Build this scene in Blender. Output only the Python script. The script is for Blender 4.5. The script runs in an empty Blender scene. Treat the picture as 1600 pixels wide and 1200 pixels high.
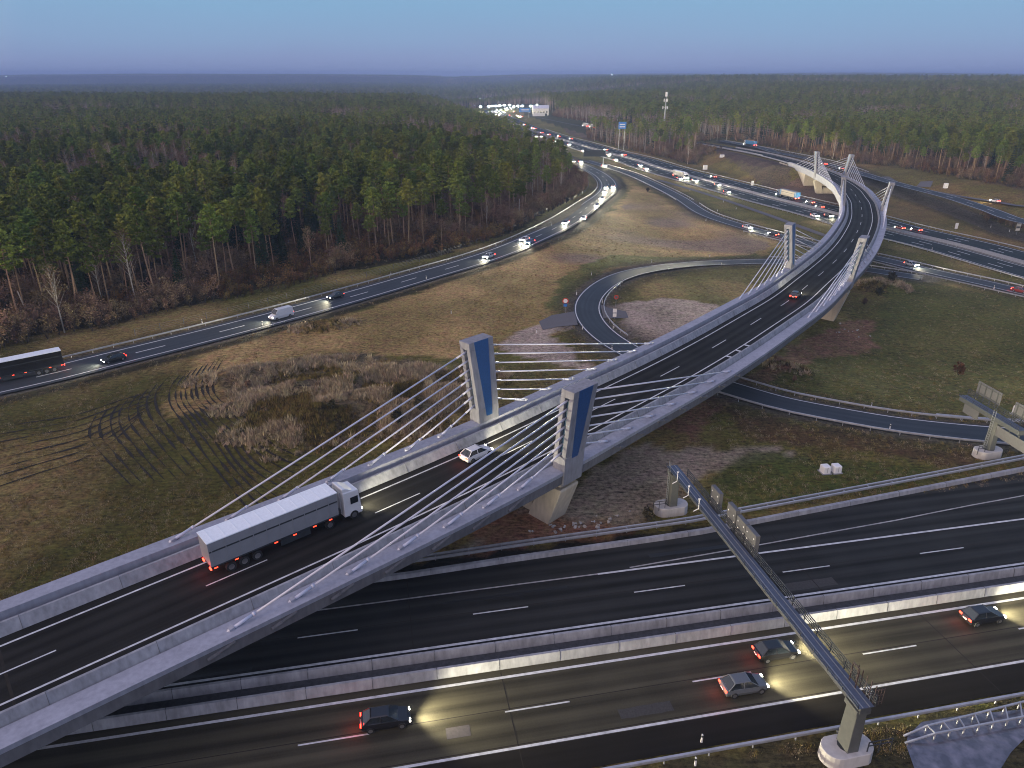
import bpy, math, random
import numpy as np
random.seed(7)
RNG = np.random.default_rng(11)
HAZE = 1.5e-4
C = bpy.context.scene.collection
R = math.radians

# ------------------------------------------------------------------ camera
CAMZ = 52.5; PITCH = R(23.45); FPX = 1111.0
cam_d = bpy.data.cameras.new('camera'); cam = bpy.data.objects.new('camera', cam_d); C.objects.link(cam)
cam_d.sensor_fit = 'HORIZONTAL'; cam_d.sensor_width = 36.0; cam_d.lens = 36.0 * FPX / 1600.0
cam_d.clip_start = 0.5; cam_d.clip_end = 40000
cam.location = (0, 0, CAMZ); cam.rotation_euler = (R(90) - PITCH, 0, 0)
bpy.context.scene.camera = cam

# ------------------------------------------------------------------ dusk light
SUN_AZ = R(-128)      # compass angle of the afterglow, measured from +Y (view direction) towards +X
SUN_EL = R(2.5)
sc = bpy.context.scene
world = bpy.data.worlds.new('World'); sc.world = world; world.use_nodes = True
wn = world.node_tree; wn.nodes.clear()
sky = wn.nodes.new('ShaderNodeTexSky'); sky.sky_type = 'NISHITA'; sky.sun_disc = False
sky.sun_elevation = SUN_EL; sky.sun_rotation = SUN_AZ
sky.altitude = 300; sky.air_density = 1.3; sky.dust_density = 1.2; sky.ozone_density = 4.0
wbg = wn.nodes.new('ShaderNodeBackground'); wbg.inputs['Strength'].default_value = 0.15
wout = wn.nodes.new('ShaderNodeOutputWorld')
SKYMIX = True
if SKYMIX:      # dusk air: violet band low in the sky, paler blue above it
    tc = wn.nodes.new('ShaderNodeTexCoord'); sx = wn.nodes.new('ShaderNodeSeparateXYZ'); wn.links.new(tc.outputs['Generated'], sx.inputs[0])
    nz = wn.nodes.new('ShaderNodeTexNoise'); nz.inputs['Scale'].default_value = 2.2; nz.inputs['Detail'].default_value = 3
    mpg = wn.nodes.new('ShaderNodeMapping'); mpg.inputs['Scale'].default_value = (1, 1, 5)
    wn.links.new(tc.outputs['Generated'], mpg.inputs[0]); wn.links.new(mpg.outputs[0], nz.inputs[0])
    ma = wn.nodes.new('ShaderNodeMath'); ma.operation = 'MULTIPLY_ADD'; ma.inputs[1].default_value = 0.04; wn.links.new(nz.outputs[0], ma.inputs[0]); wn.links.new(sx.outputs[2], ma.inputs[2])
    rp = wn.nodes.new('ShaderNodeValToRGB'); wn.links.new(ma.outputs[0], rp.inputs[0])
    e = rp.color_ramp.elements
    e[0].position = 0.016; e[0].color = (0.31, 0.385, 0.66, 1)
    e[1].position = 0.035; e[1].color = (0.325, 0.42, 0.70, 1)
    for p, c in ((0.06, (0.32, 0.48, 0.75, 1)), (0.10, (0.30, 0.53, 0.80, 1)), (0.30, (0.25, 0.40, 0.66, 1)), (1.0, (0.34, 0.42, 0.76, 1))):
        k = e.new(p); k.color = c
    mx = wn.nodes.new('ShaderNodeMix'); mx.data_type = 'RGBA'; mx.inputs[0].default_value = 0.88
    # the afterglow side of the sky, behind the camera, is brighter and warmer
    dt = wn.nodes.new('ShaderNodeVectorMath'); dt.operation = 'DOT_PRODUCT'; dt.inputs[1].default_value = (math.sin(SUN_AZ), math.cos(SUN_AZ), 0.25); wn.links.new(tc.outputs['Generated'], dt.inputs[0])
    mr_ = wn.nodes.new('ShaderNodeMapRange'); mr_.inputs[1].default_value = -0.1; mr_.inputs[2].default_value = 1.0; mr_.inputs[3].default_value = 0.0; mr_.inputs[4].default_value = 1.0; wn.links.new(dt.outputs['Value'], mr_.inputs[0])
    glow = wn.nodes.new('ShaderNodeMix'); glow.data_type = 'RGBA'; glow.blend_type = 'ADD'; glow.inputs[0].default_value = 1; gl2 = wn.nodes.new('ShaderNodeVectorMath'); gl2.operation = 'SCALE'; gl2.inputs[0].default_value = (1.1, .75, .6); wn.links.new(mr_.outputs[0], gl2.inputs['Scale'])
    sc_ = wn.nodes.new('ShaderNodeVectorMath'); sc_.operation = 'SCALE'; sc_.inputs['Scale'].default_value = 1 / 0.15
    wn.links.new(rp.outputs[0], glow.inputs[6]); wn.links.new(gl2.outputs[0], glow.inputs[7]); wn.links.new(glow.outputs[2], sc_.inputs[0])
    wn.links.new(sky.outputs[0], mx.inputs[6]); wn.links.new(sc_.outputs[0], mx.inputs[7])
    wn.links.new(mx.outputs[2], wbg.inputs[0])
else:
    wn.links.new(sky.outputs[0], wbg.inputs[0])
wn.links.new(wbg.outputs[0], wout.inputs[0])
sl = bpy.data.lights.new('sun', 'SUN'); sl.energy = 1.35; sl.angle = R(14); sl.color = (1.0, 0.74, 0.48)
sun = bpy.data.objects.new('sun', sl); C.objects.link(sun)
from mathutils import Vector, Matrix
_el = R(13)
_sd = Vector((math.sin(SUN_AZ) * math.cos(_el), math.cos(SUN_AZ) * math.cos(_el), math.sin(_el)))
sun.rotation_euler = _sd.to_track_quat('Z', 'Y').to_euler()
sc.view_settings.view_transform = 'Standard'; sc.view_settings.look = 'None'; sc.view_settings.exposure = -0.15; sc.view_settings.gamma = 1.0
sc.cycles.max_bounces = 5; sc.cycles.diffuse_bounces = 2; sc.cycles.glossy_bounces = 2; sc.cycles.transparent_max_bounces = 8
sc.cycles.volume_bounces = 0; sc.cycles.pixel_filter_type = 'BLACKMAN_HARRIS'; sc.cycles.filter_width = 1.05; sc.cycles.use_denoising = True; sc.cycles.sample_clamp_indirect = 4

# ------------------------------------------------------------------ geometry of the place
_cp, _sp = math.cos(PITCH), math.sin(PITCH)
def W(x, y, z=0.0):
    """a spot seen in the photograph at (x, y), lying at height z -> its place on the ground plan"""
    v = 600.0 - y
    dx = x - 800.0; dy = FPX * _cp + v * _sp; dz = -FPX * _sp + v * _cp
    t = (CAMZ - z) / -dz
    return np.array([dx * t, dy * t, z])
def catmull(P, step):
    P = np.array(P, float); n = len(P); out = []
    for i in range(n - 1):
        p0 = P[i-1] if i > 0 else 2*P[0]-P[1]; p1 = P[i]; p2 = P[i+1]; p3 = P[i+2] if i+2 < n else 2*P[-1]-P[-2]
        k = max(2, int(np.linalg.norm(p2-p1)/step*1.5))
        t0 = 0; t1 = t0+max(1e-3, np.linalg.norm(p1-p0)**.5); t2 = t1+np.linalg.norm(p2-p1)**.5; t3 = t2+max(1e-3, np.linalg.norm(p3-p2)**.5)
        for t in np.linspace(t1, t2, k, endpoint=False):
            A1 = (t1-t)/(t1-t0)*p0+(t-t0)/(t1-t0)*p1; A2 = (t2-t)/(t2-t1)*p1+(t-t1)/(t2-t1)*p2; A3 = (t3-t)/(t3-t2)*p2+(t-t2)/(t3-t2)*p3
            B1 = (t2-t)/(t2-t0)*A1+(t-t0)/(t2-t0)*A2; B2 = (t3-t)/(t3-t1)*A2+(t-t1)/(t3-t1)*A3
            out.append((t2-t)/(t2-t1)*B1+(t-t1)/(t2-t1)*B2)
    out.append(P[-1]); return np.array(out)
def resample(P, step):
    P = np.array(P, float); d = np.r_[0, np.cumsum(np.linalg.norm(np.diff(P[:, :2], axis=0), axis=1))]
    n = max(2, int(round(d[-1]/step))+1); s = np.linspace(0, d[-1], n)
    return np.stack([np.interp(s, d, P[:, k]) for k in range(P.shape[1])], 1), s
def smooth(P, n):
    P = P.copy()
    for _ in range(n):
        Q = P.copy(); Q[1:-1] = (P[:-2]+2*P[1:-1]+P[2:])/4; P = Q
    return P
class Path:
    def __init__(s, pts, step=2.0, sm=6):
        P, _ = resample(catmull(pts, step), step); P = smooth(P, sm); s.P, s.S = resample(P, step)
        T = np.gradient(s.P[:, :2], axis=0); T /= np.linalg.norm(T, axis=1)[:, None]
        s.T = T; s.N = np.stack([T[:, 1], -T[:, 0]], 1); s.L = s.S[-1]
    def at(s, d, u=0.0, dz=0.0):
        p = [float(np.interp(d, s.S, s.P[:, k])) for k in range(3)]; n = np.array([np.interp(d, s.S, s.N[:, k]) for k in range(2)]); n /= np.linalg.norm(n)
        e = 0.0 if 0 <= d <= s.L else (d if d < 0 else d-s.L)
        t = s.T[0] if d < 0 else s.T[-1]
        return np.array([p[0]+n[0]*u+t[0]*e, p[1]+n[1]*u+t[1]*e, p[2]+dz])
    def tan(s, d):
        n = np.array([np.interp(d, s.S, s.T[:, k]) for k in range(2)]); return n/np.linalg.norm(n)
    def proj(s, q):
        i = int(np.argmin(np.sum((s.P[:, :2]-np.array(q[:2]))**2, 1))); d = np.array(q[:2])-s.P[i, :2]
        return s.S[i]+float(d@s.T[i]), float(d@s.N[i])
def sstep(x, a, b):
    t = np.clip((x-a)/(b-a), 0, 1); return t*t*(3-2*t)
def dist_to(P, X, Y, side=False):
    """distance of points X, Y to a polyline P (n, 2)"""
    best = np.full(X.shape, 1e18); sg = np.zeros(X.shape)
    P = P[::max(1, len(P)//60)] if len(P) > 120 else P
    for a, b in zip(P[:-1], P[1:]):
        d = b-a; L = float(d@d)+1e-9
        t = np.clip(((X-a[0])*d[0]+(Y-a[1])*d[1])/L, 0, 1)
        ex = X-a[0]-t*d[0]; ey = Y-a[1]-t*d[1]; q = ex*ex+ey*ey
        m = q < best; best = np.where(m, q, best)
        if side: sg = np.where(m, np.sign(ex*d[1]-ey*d[0]), sg)
    return (np.sqrt(best), sg) if side else np.sqrt(best)
def inpoly(poly, X, Y):
    r = np.zeros(X.shape, bool); n = len(poly)
    for i in range(n):
        x1, y1 = poly[i][:2]; x2, y2 = poly[(i+1) % n][:2]
        if y1 == y2: continue
        r ^= ((y1 > Y) != (y2 > Y)) & (X < (x2-x1)*(Y-y1)/(y2-y1)+x1)
    return r
def vnoise(X, Y, s, seed=0):
    """smooth value noise in 0..1"""
    rs = np.random.RandomState(seed); G = rs.rand(64, 64)
    x = X/s; y = Y/s; i = np.floor(x).astype(int); j = np.floor(y).astype(int); fx = x-i; fy = y-j
    fx = fx*fx*(3-2*fx); fy = fy*fy*(3-2*fy)
    g = lambda a, b: G[a % 64, b % 64]
    return (g(i, j)*(1-fx)+g(i+1, j)*fx)*(1-fy)+(g(i, j+1)*(1-fx)+g(i+1, j+1)*fx)*fy

ZB = -6.0
# centre of the upper motorway (its central reserve)
HB = Path([W(x, y, ZB) for x, y in [(768,172),(774,177),(785,183),(800,190.5),(830,203),(865,215),(900,224.5),(945,238),(987,248.5),(1040,265.6),(1124,288),(1209,311),(1302,334),(1397,361),(1500,385),(1600,413)]] + [W(1600,413,ZB)+np.array([18, -70, 0]), W(1600,413,ZB)+np.array([45, -190, 0])], 4.0, 10)
HBX = np.vstack([np.array([[-900., 12000.], [-420., 5200.], [-130., 2200.], [-60., 1650.]]), HB.P[::6, :2]])
# the bridge carriageway: its lane line, every 18 m a dash
DK = [(53,1031,44),(622,786,44),(801,704,44),(926,641,44),(1040,584,44.2),(1121,539,44.6),(1183,501,45.2),(1235,468,46),(1267,441,46.8),(1294,418,47.5),(1315,398,48),(1330,379,48.5),(1339,363,48.9),(1345,349,49.2),(1347,337,49.4),(1346,326,49.5),(1344,316,49.5),(1338,307,49.5),(1332,298,49.5),(1324,291,49.5),(1313,283.5,49.5),(1299,276,49.5),(1284,269,49.5),(1262,260.5,49.5),(1232,251,49.5),(1184,239.5,49.5),(1140,231.5,49.6),(1100,224.5,49.8),(1070,220.5,50)]
_p = [W(x, y, CAMZ-h) for x, y, h in DK]; _d0 = _p[1]-_p[0]; _d0 /= np.linalg.norm(_d0)
DECK = Path([_p[0]-_d0*120+[0, 0, -3], _p[0]-_d0*60]+_p, 2.0, 8)
# the lower motorway is straight: s along it, u across it (towards the camera)
AO = W(577, 1147)[:2]; AT = W(1437, 1008)[:2]-AO; AT /= np.linalg.norm(AT); AN = np.array([AT[1], -AT[0]])
def A(s, u, z=0.0): return np.array([AO[0]+AT[0]*s+AN[0]*u, AO[1]+AT[1]*s+AN[1]*u, z])

EMB = [DECK.P[i] for i in range(0, len(DECK.P), 5) if DECK.S[i] > 588]
EMBP = np.array(EMB)
def ground_z(X, Y):
    X = np.asarray(X, float); Y = np.asarray(Y, float)
    d, sg = dist_to(HBX, X, Y, True)
    near = (ZB - ZB*sstep(d, 85, 160))
    uA = (X-AO[0])*AN[0]+(Y-AO[1])*AN[1]; near = near*sstep(-uA, 33, 80)
    far = ZB + 8.0*sstep(d, 46, 105)
    z = np.where(sg > 0, near, far)
    # rolling land beyond: a long rise to the right, low swells to the left, ridges on the horizon
    z = z + np.where(sg <= 0, sstep(d, 150, 700)*sstep(Y, 550, 1500)*(13 + 6*vnoise(X, Y, 600, 3)) , 0)
    z = z + sstep(Y, 420, 1200)*np.where(sg > 0, sstep(d, 60, 400), 0)*(5*vnoise(X, Y, 310, 5)-1)
    z = z - sstep(Y, 1350, 2300)*sstep(-X, -700, 200)*28
    r = 48 + 24*vnoise(X, Y, 1700, 8) + 5*vnoise(X, Y, 420, 9) + 16*np.exp(-((X+3500)/1300)**2)
    r = r - 26*(1-sstep(-X, -700, 200))
    z = z + sstep(Y, 4600, 7200)*r
    # embankment carrying the ramp behind the bridge
    de = dist_to(EMBP[:, :2], X, Y)
    z = np.maximum(z, np.where(de < 60, 2.3-np.maximum(de-15, 0)*0.42, -99))
    # overgrown heap in the field
    for cx, cy, rx, ry, hgt, an in MOUNDS:
        ca, sa = math.cos(an), math.sin(an); ux = (X-cx)*ca+(Y-cy)*sa; uy = -(X-cx)*sa+(Y-cy)*ca
        z = z + hgt*np.exp(-((ux/rx)**2+(uy/ry)**2)**1.5)*(0.7+0.6*vnoise(X, Y, 3.5, 12))
    return z
MOUNDS = []
def gz1(x, y): return float(ground_z(np.array([x]), np.array([y]))[0])
def Gp(x, y, dz=0.0):
    """a spot on the ground seen in the photograph at (x, y)"""
    z = 0.0
    for _ in range(12):
        q = W(x, y, z+dz); z = 0.5*z+0.5*gz1(q[0], q[1])
    q = W(x, y, z+dz); return np.array([q[0], q[1], z])
for (x, y, rx, ry, hgt, an) in [(520,612,17,5.5,2.3,.5),(560,655,18,6,2.6,.35),(640,610,16,7,1.5,.4),(480,665,8,5,1.7,.9),(385,590,9,4,1.6,.5),(505,512,7,3,1.2,.4),(1230,577,4,2.4,.9,-.5),(1375,450,7,6,2.0,-.3),(655,660,9,4,1.2,.4)]:
    q = Gp(x, y); MOUNDS.append((q[0], q[1], rx, ry, hgt, an))

def gpath(px, step=2.0, sm=8, ext=None):
    P = [Gp(x, y) for x, y in px]
    if ext: P = P+[P[-1]+np.array([ext[0], ext[1], 0])]
    p = Path(P, step, sm); p.P[:, 2] = ground_z(p.P[:, 0], p.P[:, 1]); return p
LR = gpath([(-130,630),(0,602),(75,586),(150,567),(300,530),(420,499),(560,460.7),(665,430),(760,401.5),(832,373),(880,350),(925,318),(948,300),(951,287),(938,273),(915,261),(890,250.5),(866,240),(840,228),(815,216),(795,204)])
R2 = gpath([(915,251),(944,259.5),(987,273),(1025,290),(1062,309),(1103,335),(1150,351),(1205,366),(1273,382.5),(1330,395),(1390,408),(1450,423),(1500,434),(1560,447),(1620,461)], ext=(60, -45))
LP = gpath([(1440,434.5),(1366,423),(1300,414),(1200,408),(1115,410.5),(1030,418),(970,431.5),(934,452),(917,475),(920,497),(937,518),(962,537),(990,552),(1060,583),(1141,606.5),(1226,633),(1299,645.5),(1366,659),(1466,672),(1530,678),(1610,684)], ext=(60, 2))
BP = gpath([(1028,281),(1077,295),(1134,313),(1209,339),(1283,366),(1340,385)])
RR = gpath([(1125,221),(1180,231),(1224,240),(1267,248.5),(1300,257),(1340,271),(1380,289),(1430,308),(1480,325),(1540,350),(1600,372)], ext=(40, -60))
SV = gpath([(1385,276),(1408,288),(1460,299),(1520,309.5),(1560,315),(1610,323)], ext=(60, -15))
EX = gpath([(828,180),(850,185),(880,191),(910,197),(945,204),(985,215)])
RR.P[:, 2] = np.maximum(RR.P[:, 2], 2.35*sstep(120-RR.S, 0, 60)); 

# ------------------------------------------------------------------ building helpers
def tag(o, label=None, cat=None, group=None, kind=None):
    if label: o['label'] = label
    if cat: o['category'] = cat
    if group: o['group'] = group
    if kind: o['kind'] = kind
    return o
def empty(name, loc=(0, 0, 0), rz=0.0):
    o = bpy.data.objects.new(name, None); o.location = [float(v) for v in loc]; o.rotation_euler = (0, 0, rz); o.empty_display_size = 1; C.objects.link(o); return o
class MB:
    def __init__(s): s.v = []; s.f = []; s.mi = []; s.uv = []; s.n = 0
    def add(s, V, F, m=0, UV=None):
        b = s.n; s.v += [(float(p[0]), float(p[1]), float(p[2])) for p in V]; s.n += len(V)
        for f in F: s.f.append(tuple(b+i for i in f)); s.mi.append(m)
        s.uv += list(UV) if UV is not None else [(0.0, 0.0)]*len(V)
        return s
    def hexa(s, P, m=0):     # 8 corners: bottom 4 ccw, top 4 ccw
        return s.add(P, [(3,2,1,0),(4,5,6,7),(0,1,5,4),(1,2,6,5),(2,3,7,6),(3,0,4,7)], m)
    def box(s, c, d, rz=0.0, m=0, taper=(1, 1)):
        x, y, z = c; a, b, h = d[0]/2, d[1]/2, d[2]/2; P = []
        cr, sr = math.cos(rz), math.sin(rz)
        for zz, k, l in ((-h, 1, 1), (h, taper[0], taper[1])):
            for px, py in ((-a*k, -b*l), (a*k, -b*l), (a*k, b*l), (-a*k, b*l)): P.append((x+px*cr-py*sr, y+px*sr+py*cr, z+zz))
        return s.hexa(P, m)
    def bar(s, p, q, w, h=None, m=0, up=(0, 0, 1)):
        h = h or w; p = Vector(p); q = Vector(q); d = (q-p).normalized(); up = Vector(up)
        if abs(d.dot(up)) > .98: up = Vector((1, 0, 0))
        a = d.cross(up).normalized()*w/2; b = a.cross(d).normalized()*h/2
        return s.hexa([p-a-b, p+a-b, q+a-b, q-a-b, p-a+b, p+a+b, q+a+b, q-a+b], m)
    def tube(s, pts, r, n=8, m=0, cap=True):
        pts = [Vector(p) for p in pts]; k = len(pts)
        if not hasattr(r, '__len__'): r = [r]*k
        V = []; F = []; ref = None
        for i, p in enumerate(pts):
            d = (pts[min(i+1, k-1)]-pts[max(i-1, 0)]).normalized()
            if ref is None: ref = Vector((0, 0, 1)) if abs(d.z) < .9 else Vector((1, 0, 0))
            a = d.cross(ref).normalized(); b = d.cross(a)
            for j in range(n):
                t = 2*math.pi*j/n; V.append(p+(a*math.cos(t)+b*math.sin(t))*r[i])
        for i in range(k-1):
            for j in range(n): F.append((i*n+j, i*n+(j+1) % n, (i+1)*n+(j+1) % n, (i+1)*n+j))
        if cap: F.append(tuple(range(n-1, -1, -1))); F.append(tuple((k-1)*n+j for j in range(n)))
        return s.add(V, F, m)
    def prism(s, poly, z0, z1, m=0, top=1.0):
        n = len(poly); cx = sum(p[0] for p in poly)/n; cy = sum(p[1] for p in poly)/n
        V = [(p[0], p[1], z0) for p in poly]+[(cx+(p[0]-cx)*top, cy+(p[1]-cy)*top, z1) for p in poly]
        return s.add(V, [tuple(range(n-1, -1, -1)), tuple(range(n, 2*n))]+[(i, (i+1) % n, n+(i+1) % n, n+i) for i in range(n)], m)
    def sweep(s, frames, sec, m=0, closed=True, caps=True):
        """frames: (point, normal2d); sec: (u, z) profile points, closed loop"""
        V = []; n = len(sec)
        for p, nn in frames:
            for u, z in sec: V.append((p[0]+nn[0]*u, p[1]+nn[1]*u, p[2]+z))
        k = len(frames); F = []
        for i in range(k-1):
            for j in range(n if closed else n-1): F.append((i*n+j, i*n+(j+1) % n, (i+1)*n+(j+1) % n, (i+1)*n+j))
        if caps and closed: F.append(tuple(range(n-1, -1, -1))); F.append(tuple((k-1)*n+j for j in range(n)))
        return s.add(V, F, m)
    def build(s, name, mat, parent=None, smooth_=False, bevel=0):
        me = bpy.data.meshes.new(name); me.from_pydata(s.v, [], s.f)
        for x in (mat if isinstance(mat, (list, tuple)) else [mat]): me.materials.append(x)
        if isinstance(mat, (list, tuple)): me.polygons.foreach_set('material_index', s.mi)
        if any(u != (0.0, 0.0) for u in s.uv):
            l = me.uv_layers.new(name='UVMap'); vi = np.empty(len(me.loops), int); me.loops.foreach_get('vertex_index', vi)
            l.data.foreach_set('uv', np.array(s.uv)[vi].ravel())
        if smooth_: me.polygons.foreach_set('use_smooth', [True]*len(me.polygons))
        me.update(); o = bpy.data.objects.new(name, me); C.objects.link(o); o.parent = parent
        if bevel:
            b = o.modifiers.new('bevel', 'BEVEL'); b.width = bevel; b.segments = 2; b.limit_method = 'ANGLE'
        return o
def copy_tree(o, parent=None):
    c = o.copy(); C.objects.link(c); c.parent = parent
    for ch in CH.get(o.name, []): copy_tree(ch, c)
    return c
CH = {}
def note_children(*roots):
    CH.clear()
    for o in bpy.data.objects:
        if o.parent: CH.setdefault(o.parent.name, []).append(o)

# ------------------------------------------------------------------ materials
def nodes(name):
    m = bpy.data.materials.new(name); m.use_nodes = True; nt = m.node_tree
    return m, nt, nt.nodes['Principled BSDF']
def plain(name, col, rough=0.6, metal=0.0, var=0.25, scale=3.0, bump=0.0, spec=0.5, objvar=0.0, coat=0):
    m, nt, b = nodes(name); N = nt.nodes; L = nt.links
    b.inputs['Roughness'].default_value = rough; b.inputs['Metallic'].default_value = metal; b.inputs['Specular IOR Level'].default_value = spec
    if coat: b.inputs['Coat Weight'].default_value = coat; b.inputs['Coat Roughness'].default_value = .08
    tc = N.new('ShaderNodeTexCoord'); nz = N.new('ShaderNodeTexNoise'); nz.inputs['Scale'].default_value = scale; nz.inputs['Detail'].default_value = 6; nz.inputs['Roughness'].default_value = .65
    L.new(tc.outputs['Object'], nz.inputs['Vector'])
    r = N.new('ShaderNodeValToRGB'); L.new(nz.outputs[0], r.inputs[0])
    r.color_ramp.elements[0].position = .3; r.color_ramp.elements[1].position = .7
    r.color_ramp.elements[0].color = [c*(1-var) for c in col]+[1]; r.color_ramp.elements[1].color = [min(1, c*(1+var)) for c in col]+[1]
    out = r.outputs[0]
    if objvar:
        oi = N.new('ShaderNodeObjectInfo'); hs = N.new('ShaderNodeHueSaturation')
        mr = N.new('ShaderNodeMapRange'); mr.inputs[3].default_value = 1-objvar; mr.inputs[4].default_value = 1+objvar; L.new(oi.outputs['Random'], mr.inputs[0]); L.new(mr.outputs[0], hs.inputs['Value'])
        mh = N.new('ShaderNodeMapRange'); mh.inputs[3].default_value = .5-objvar*.06; mh.inputs[4].default_value = .5+objvar*.06
        fr = N.new('ShaderNodeMath'); fr.operation = 'FRACT'; mu = N.new('ShaderNodeMath'); mu.operation = 'MULTIPLY'; mu.inputs[1].default_value = 7.31
        L.new(oi.outputs['Random'], mu.inputs[0]); L.new(mu.outputs[0], fr.inputs[0]); L.new(fr.outputs[0], mh.inputs[0]); L.new(mh.outputs[0], hs.inputs['Hue'])
        L.new(out, hs.inputs['Color']); out = hs.outputs[0]
    L.new(out, b.inputs['Base Color'])
    if bump:
        bp = N.new('ShaderNodeBump'); bp.inputs['Strength'].default_value = bump; bp.inputs['Distance'].default_value = .05; L.new(nz.outputs[0], bp.inputs['Height']); L.new(bp.outputs[0], b.inputs['Normal'])
    return m
def emis(name, col, st):
    m, nt, b = nodes(name); b.inputs['Base Color'].default_value = (*[min(1, c) for c in col], 1)
    b.inputs['Emission Color'].default_value = (*col, 1); b.inputs['Emission Strength'].default_value = st
    m.cycles.emission_sampling = 'NONE'; return m
def concrete(name, col, stain=.35, uvj=False):
    """weathered concrete: blotches, vertical streaks, fine pores"""
    m, nt, b = nodes(name); N = nt.nodes; L = nt.links; b.inputs['Roughness'].default_value = .8
    tc = N.new('ShaderNodeTexCoord'); g = N.new('ShaderNodeNewGeometry')
    n1 = N.new('ShaderNodeTexNoise'); n1.inputs['Scale'].default_value = .35; n1.inputs['Detail'].default_value = 8; n1.inputs['Roughness'].default_value = .6; L.new(g.outputs['Position'], n1.inputs['Vector'])
    mp = N.new('ShaderNodeMapping'); mp.inputs['Scale'].default_value = (2.2, 2.2, .5); L.new(g.outputs['Position'], mp.inputs[0])
    n2 = N.new('ShaderNodeTexNoise'); n2.inputs['Scale'].default_value = 1; n2.inputs['Detail'].default_value = 5; L.new(mp.outputs[0], n2.inputs['Vector'])
    mul = N.new('ShaderNodeMath'); mul.operation = 'ADD'; L.new(n1.outputs[0], mul.inputs[0]); L.new(n2.outputs[0], mul.inputs[1])
    r = N.new('ShaderNodeValToRGB'); L.new(mul.outputs[0], r.inputs[0]); e = r.color_ramp.elements
    mr = N.new('ShaderNodeMath'); mr.operation = 'MULTIPLY'; mr.inputs[1].default_value = .5; L.new(mul.outputs[0], mr.inputs[0]); L.new(mr.outputs[0], r.inputs[0])
    e[0].position = .33; e[0].color = [c*(1-stain) for c in col]+[1]; e[1].position = .66; e[1].color = [c*1.12 for c in col]+[1]
    L.new(r.outputs[0], b.inputs['Base Color'])
    bp = N.new('ShaderNodeBump'); bp.inputs['Strength'].default_value = .25; bp.inputs['Distance'].default_value = .02; L.new(n1.outputs[0], bp.inputs['Height']); L.new(bp.outputs[0], b.inputs['Normal'])
    return m
def asphalt(name, col, streak=.5, lanew=3.8, off=0.0, rough=.62, spec=.3):
    """UV.x = metres across, UV.y = metres along: wheel-track streaks, seams, patches and grain"""
    m, nt, b = nodes(name); N = nt.nodes; L = nt.links
    uv = N.new('ShaderNodeUVMap'); mp = N.new('ShaderNodeMapping'); mp.inputs['Scale'].default_value = (1.3, .02, 1); L.new(uv.outputs[0], mp.inputs[0])
    n1 = N.new('ShaderNodeTexNoise'); n1.inputs['Scale'].default_value = 1; n1.inputs['Detail'].default_value = 4; L.new(mp.outputs[0], n1.inputs['Vector'])
    n2 = N.new('ShaderNodeTexNoise'); n2.inputs['Scale'].default_value = .16; n2.inputs['Detail'].default_value = 5; L.new(uv.outputs[0], n2.inputs['Vector'])
    n3 = N.new('ShaderNodeTexNoise'); n3.inputs['Scale'].default_value = 6; n3.inputs['Detail'].default_value = 6; n3.inputs['Roughness'].default_value = .8; L.new(uv.outputs[0], n3.inputs['Vector'])
    sx = N.new('ShaderNodeSeparateXYZ'); L.new(uv.outputs[0], sx.inputs[0])
    # two wheel tracks per lane
    w = N.new('ShaderNodeMath'); w.operation = 'MULTIPLY_ADD'; w.inputs[1].default_value = 4*math.pi/lanew; w.inputs[2].default_value = off; L.new(sx.outputs[0], w.inputs[0])
    cs = N.new('ShaderNodeMath'); cs.operation = 'COSINE'; L.new(w.outputs[0], cs.inputs[0])
    a1 = N.new('ShaderNodeMath'); a1.operation = 'MULTIPLY_ADD'; a1.inputs[1].default_value = .09*streak*2; L.new(cs.outputs[0], a1.inputs[0]); L.new(n1.outputs[0], a1.inputs[2])
    a2 = N.new('ShaderNodeMath'); a2.operation = 'MULTIPLY_ADD'; a2.inputs[1].default_value = .6; L.new(n2.outputs[0], a2.inputs[0]); L.new(a1.outputs[0], a2.inputs[2])
    a3 = N.new('ShaderNodeMath'); a3.operation = 'MULTIPLY_ADD'; a3.inputs[1].default_value = .5; L.new(n3.outputs[0], a3.inputs[0]); L.new(a2.outputs[0], a3.inputs[2])
    mr = N.new('ShaderNodeMapRange'); mr.inputs[1].default_value = .7; mr.inputs[2].default_value = 1.4; L.new(a3.outputs[0], mr.inputs[0])
    mx = N.new('ShaderNodeMix'); mx.data_type = 'RGBA'; L.new(mr.outputs[0], mx.inputs[0])
    mx.inputs[6].default_value = [c*(1-.45*streak) for c in col]+[1]; mx.inputs[7].default_value = [c*(1+.7*streak) for c in col]+[1]
    L.new(mx.outputs[2], b.inputs['Base Color'])
    mr2 = N.new('ShaderNodeMapRange'); mr2.inputs[3].default_value = rough+.12; mr2.inputs[4].default_value = rough-.08; L.new(mr.outputs[0], mr2.inputs[0]); L.new(mr2.outputs[0], b.inputs['Roughness'])
    b.inputs['Specular IOR Level'].default_value = spec
    return m
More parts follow.
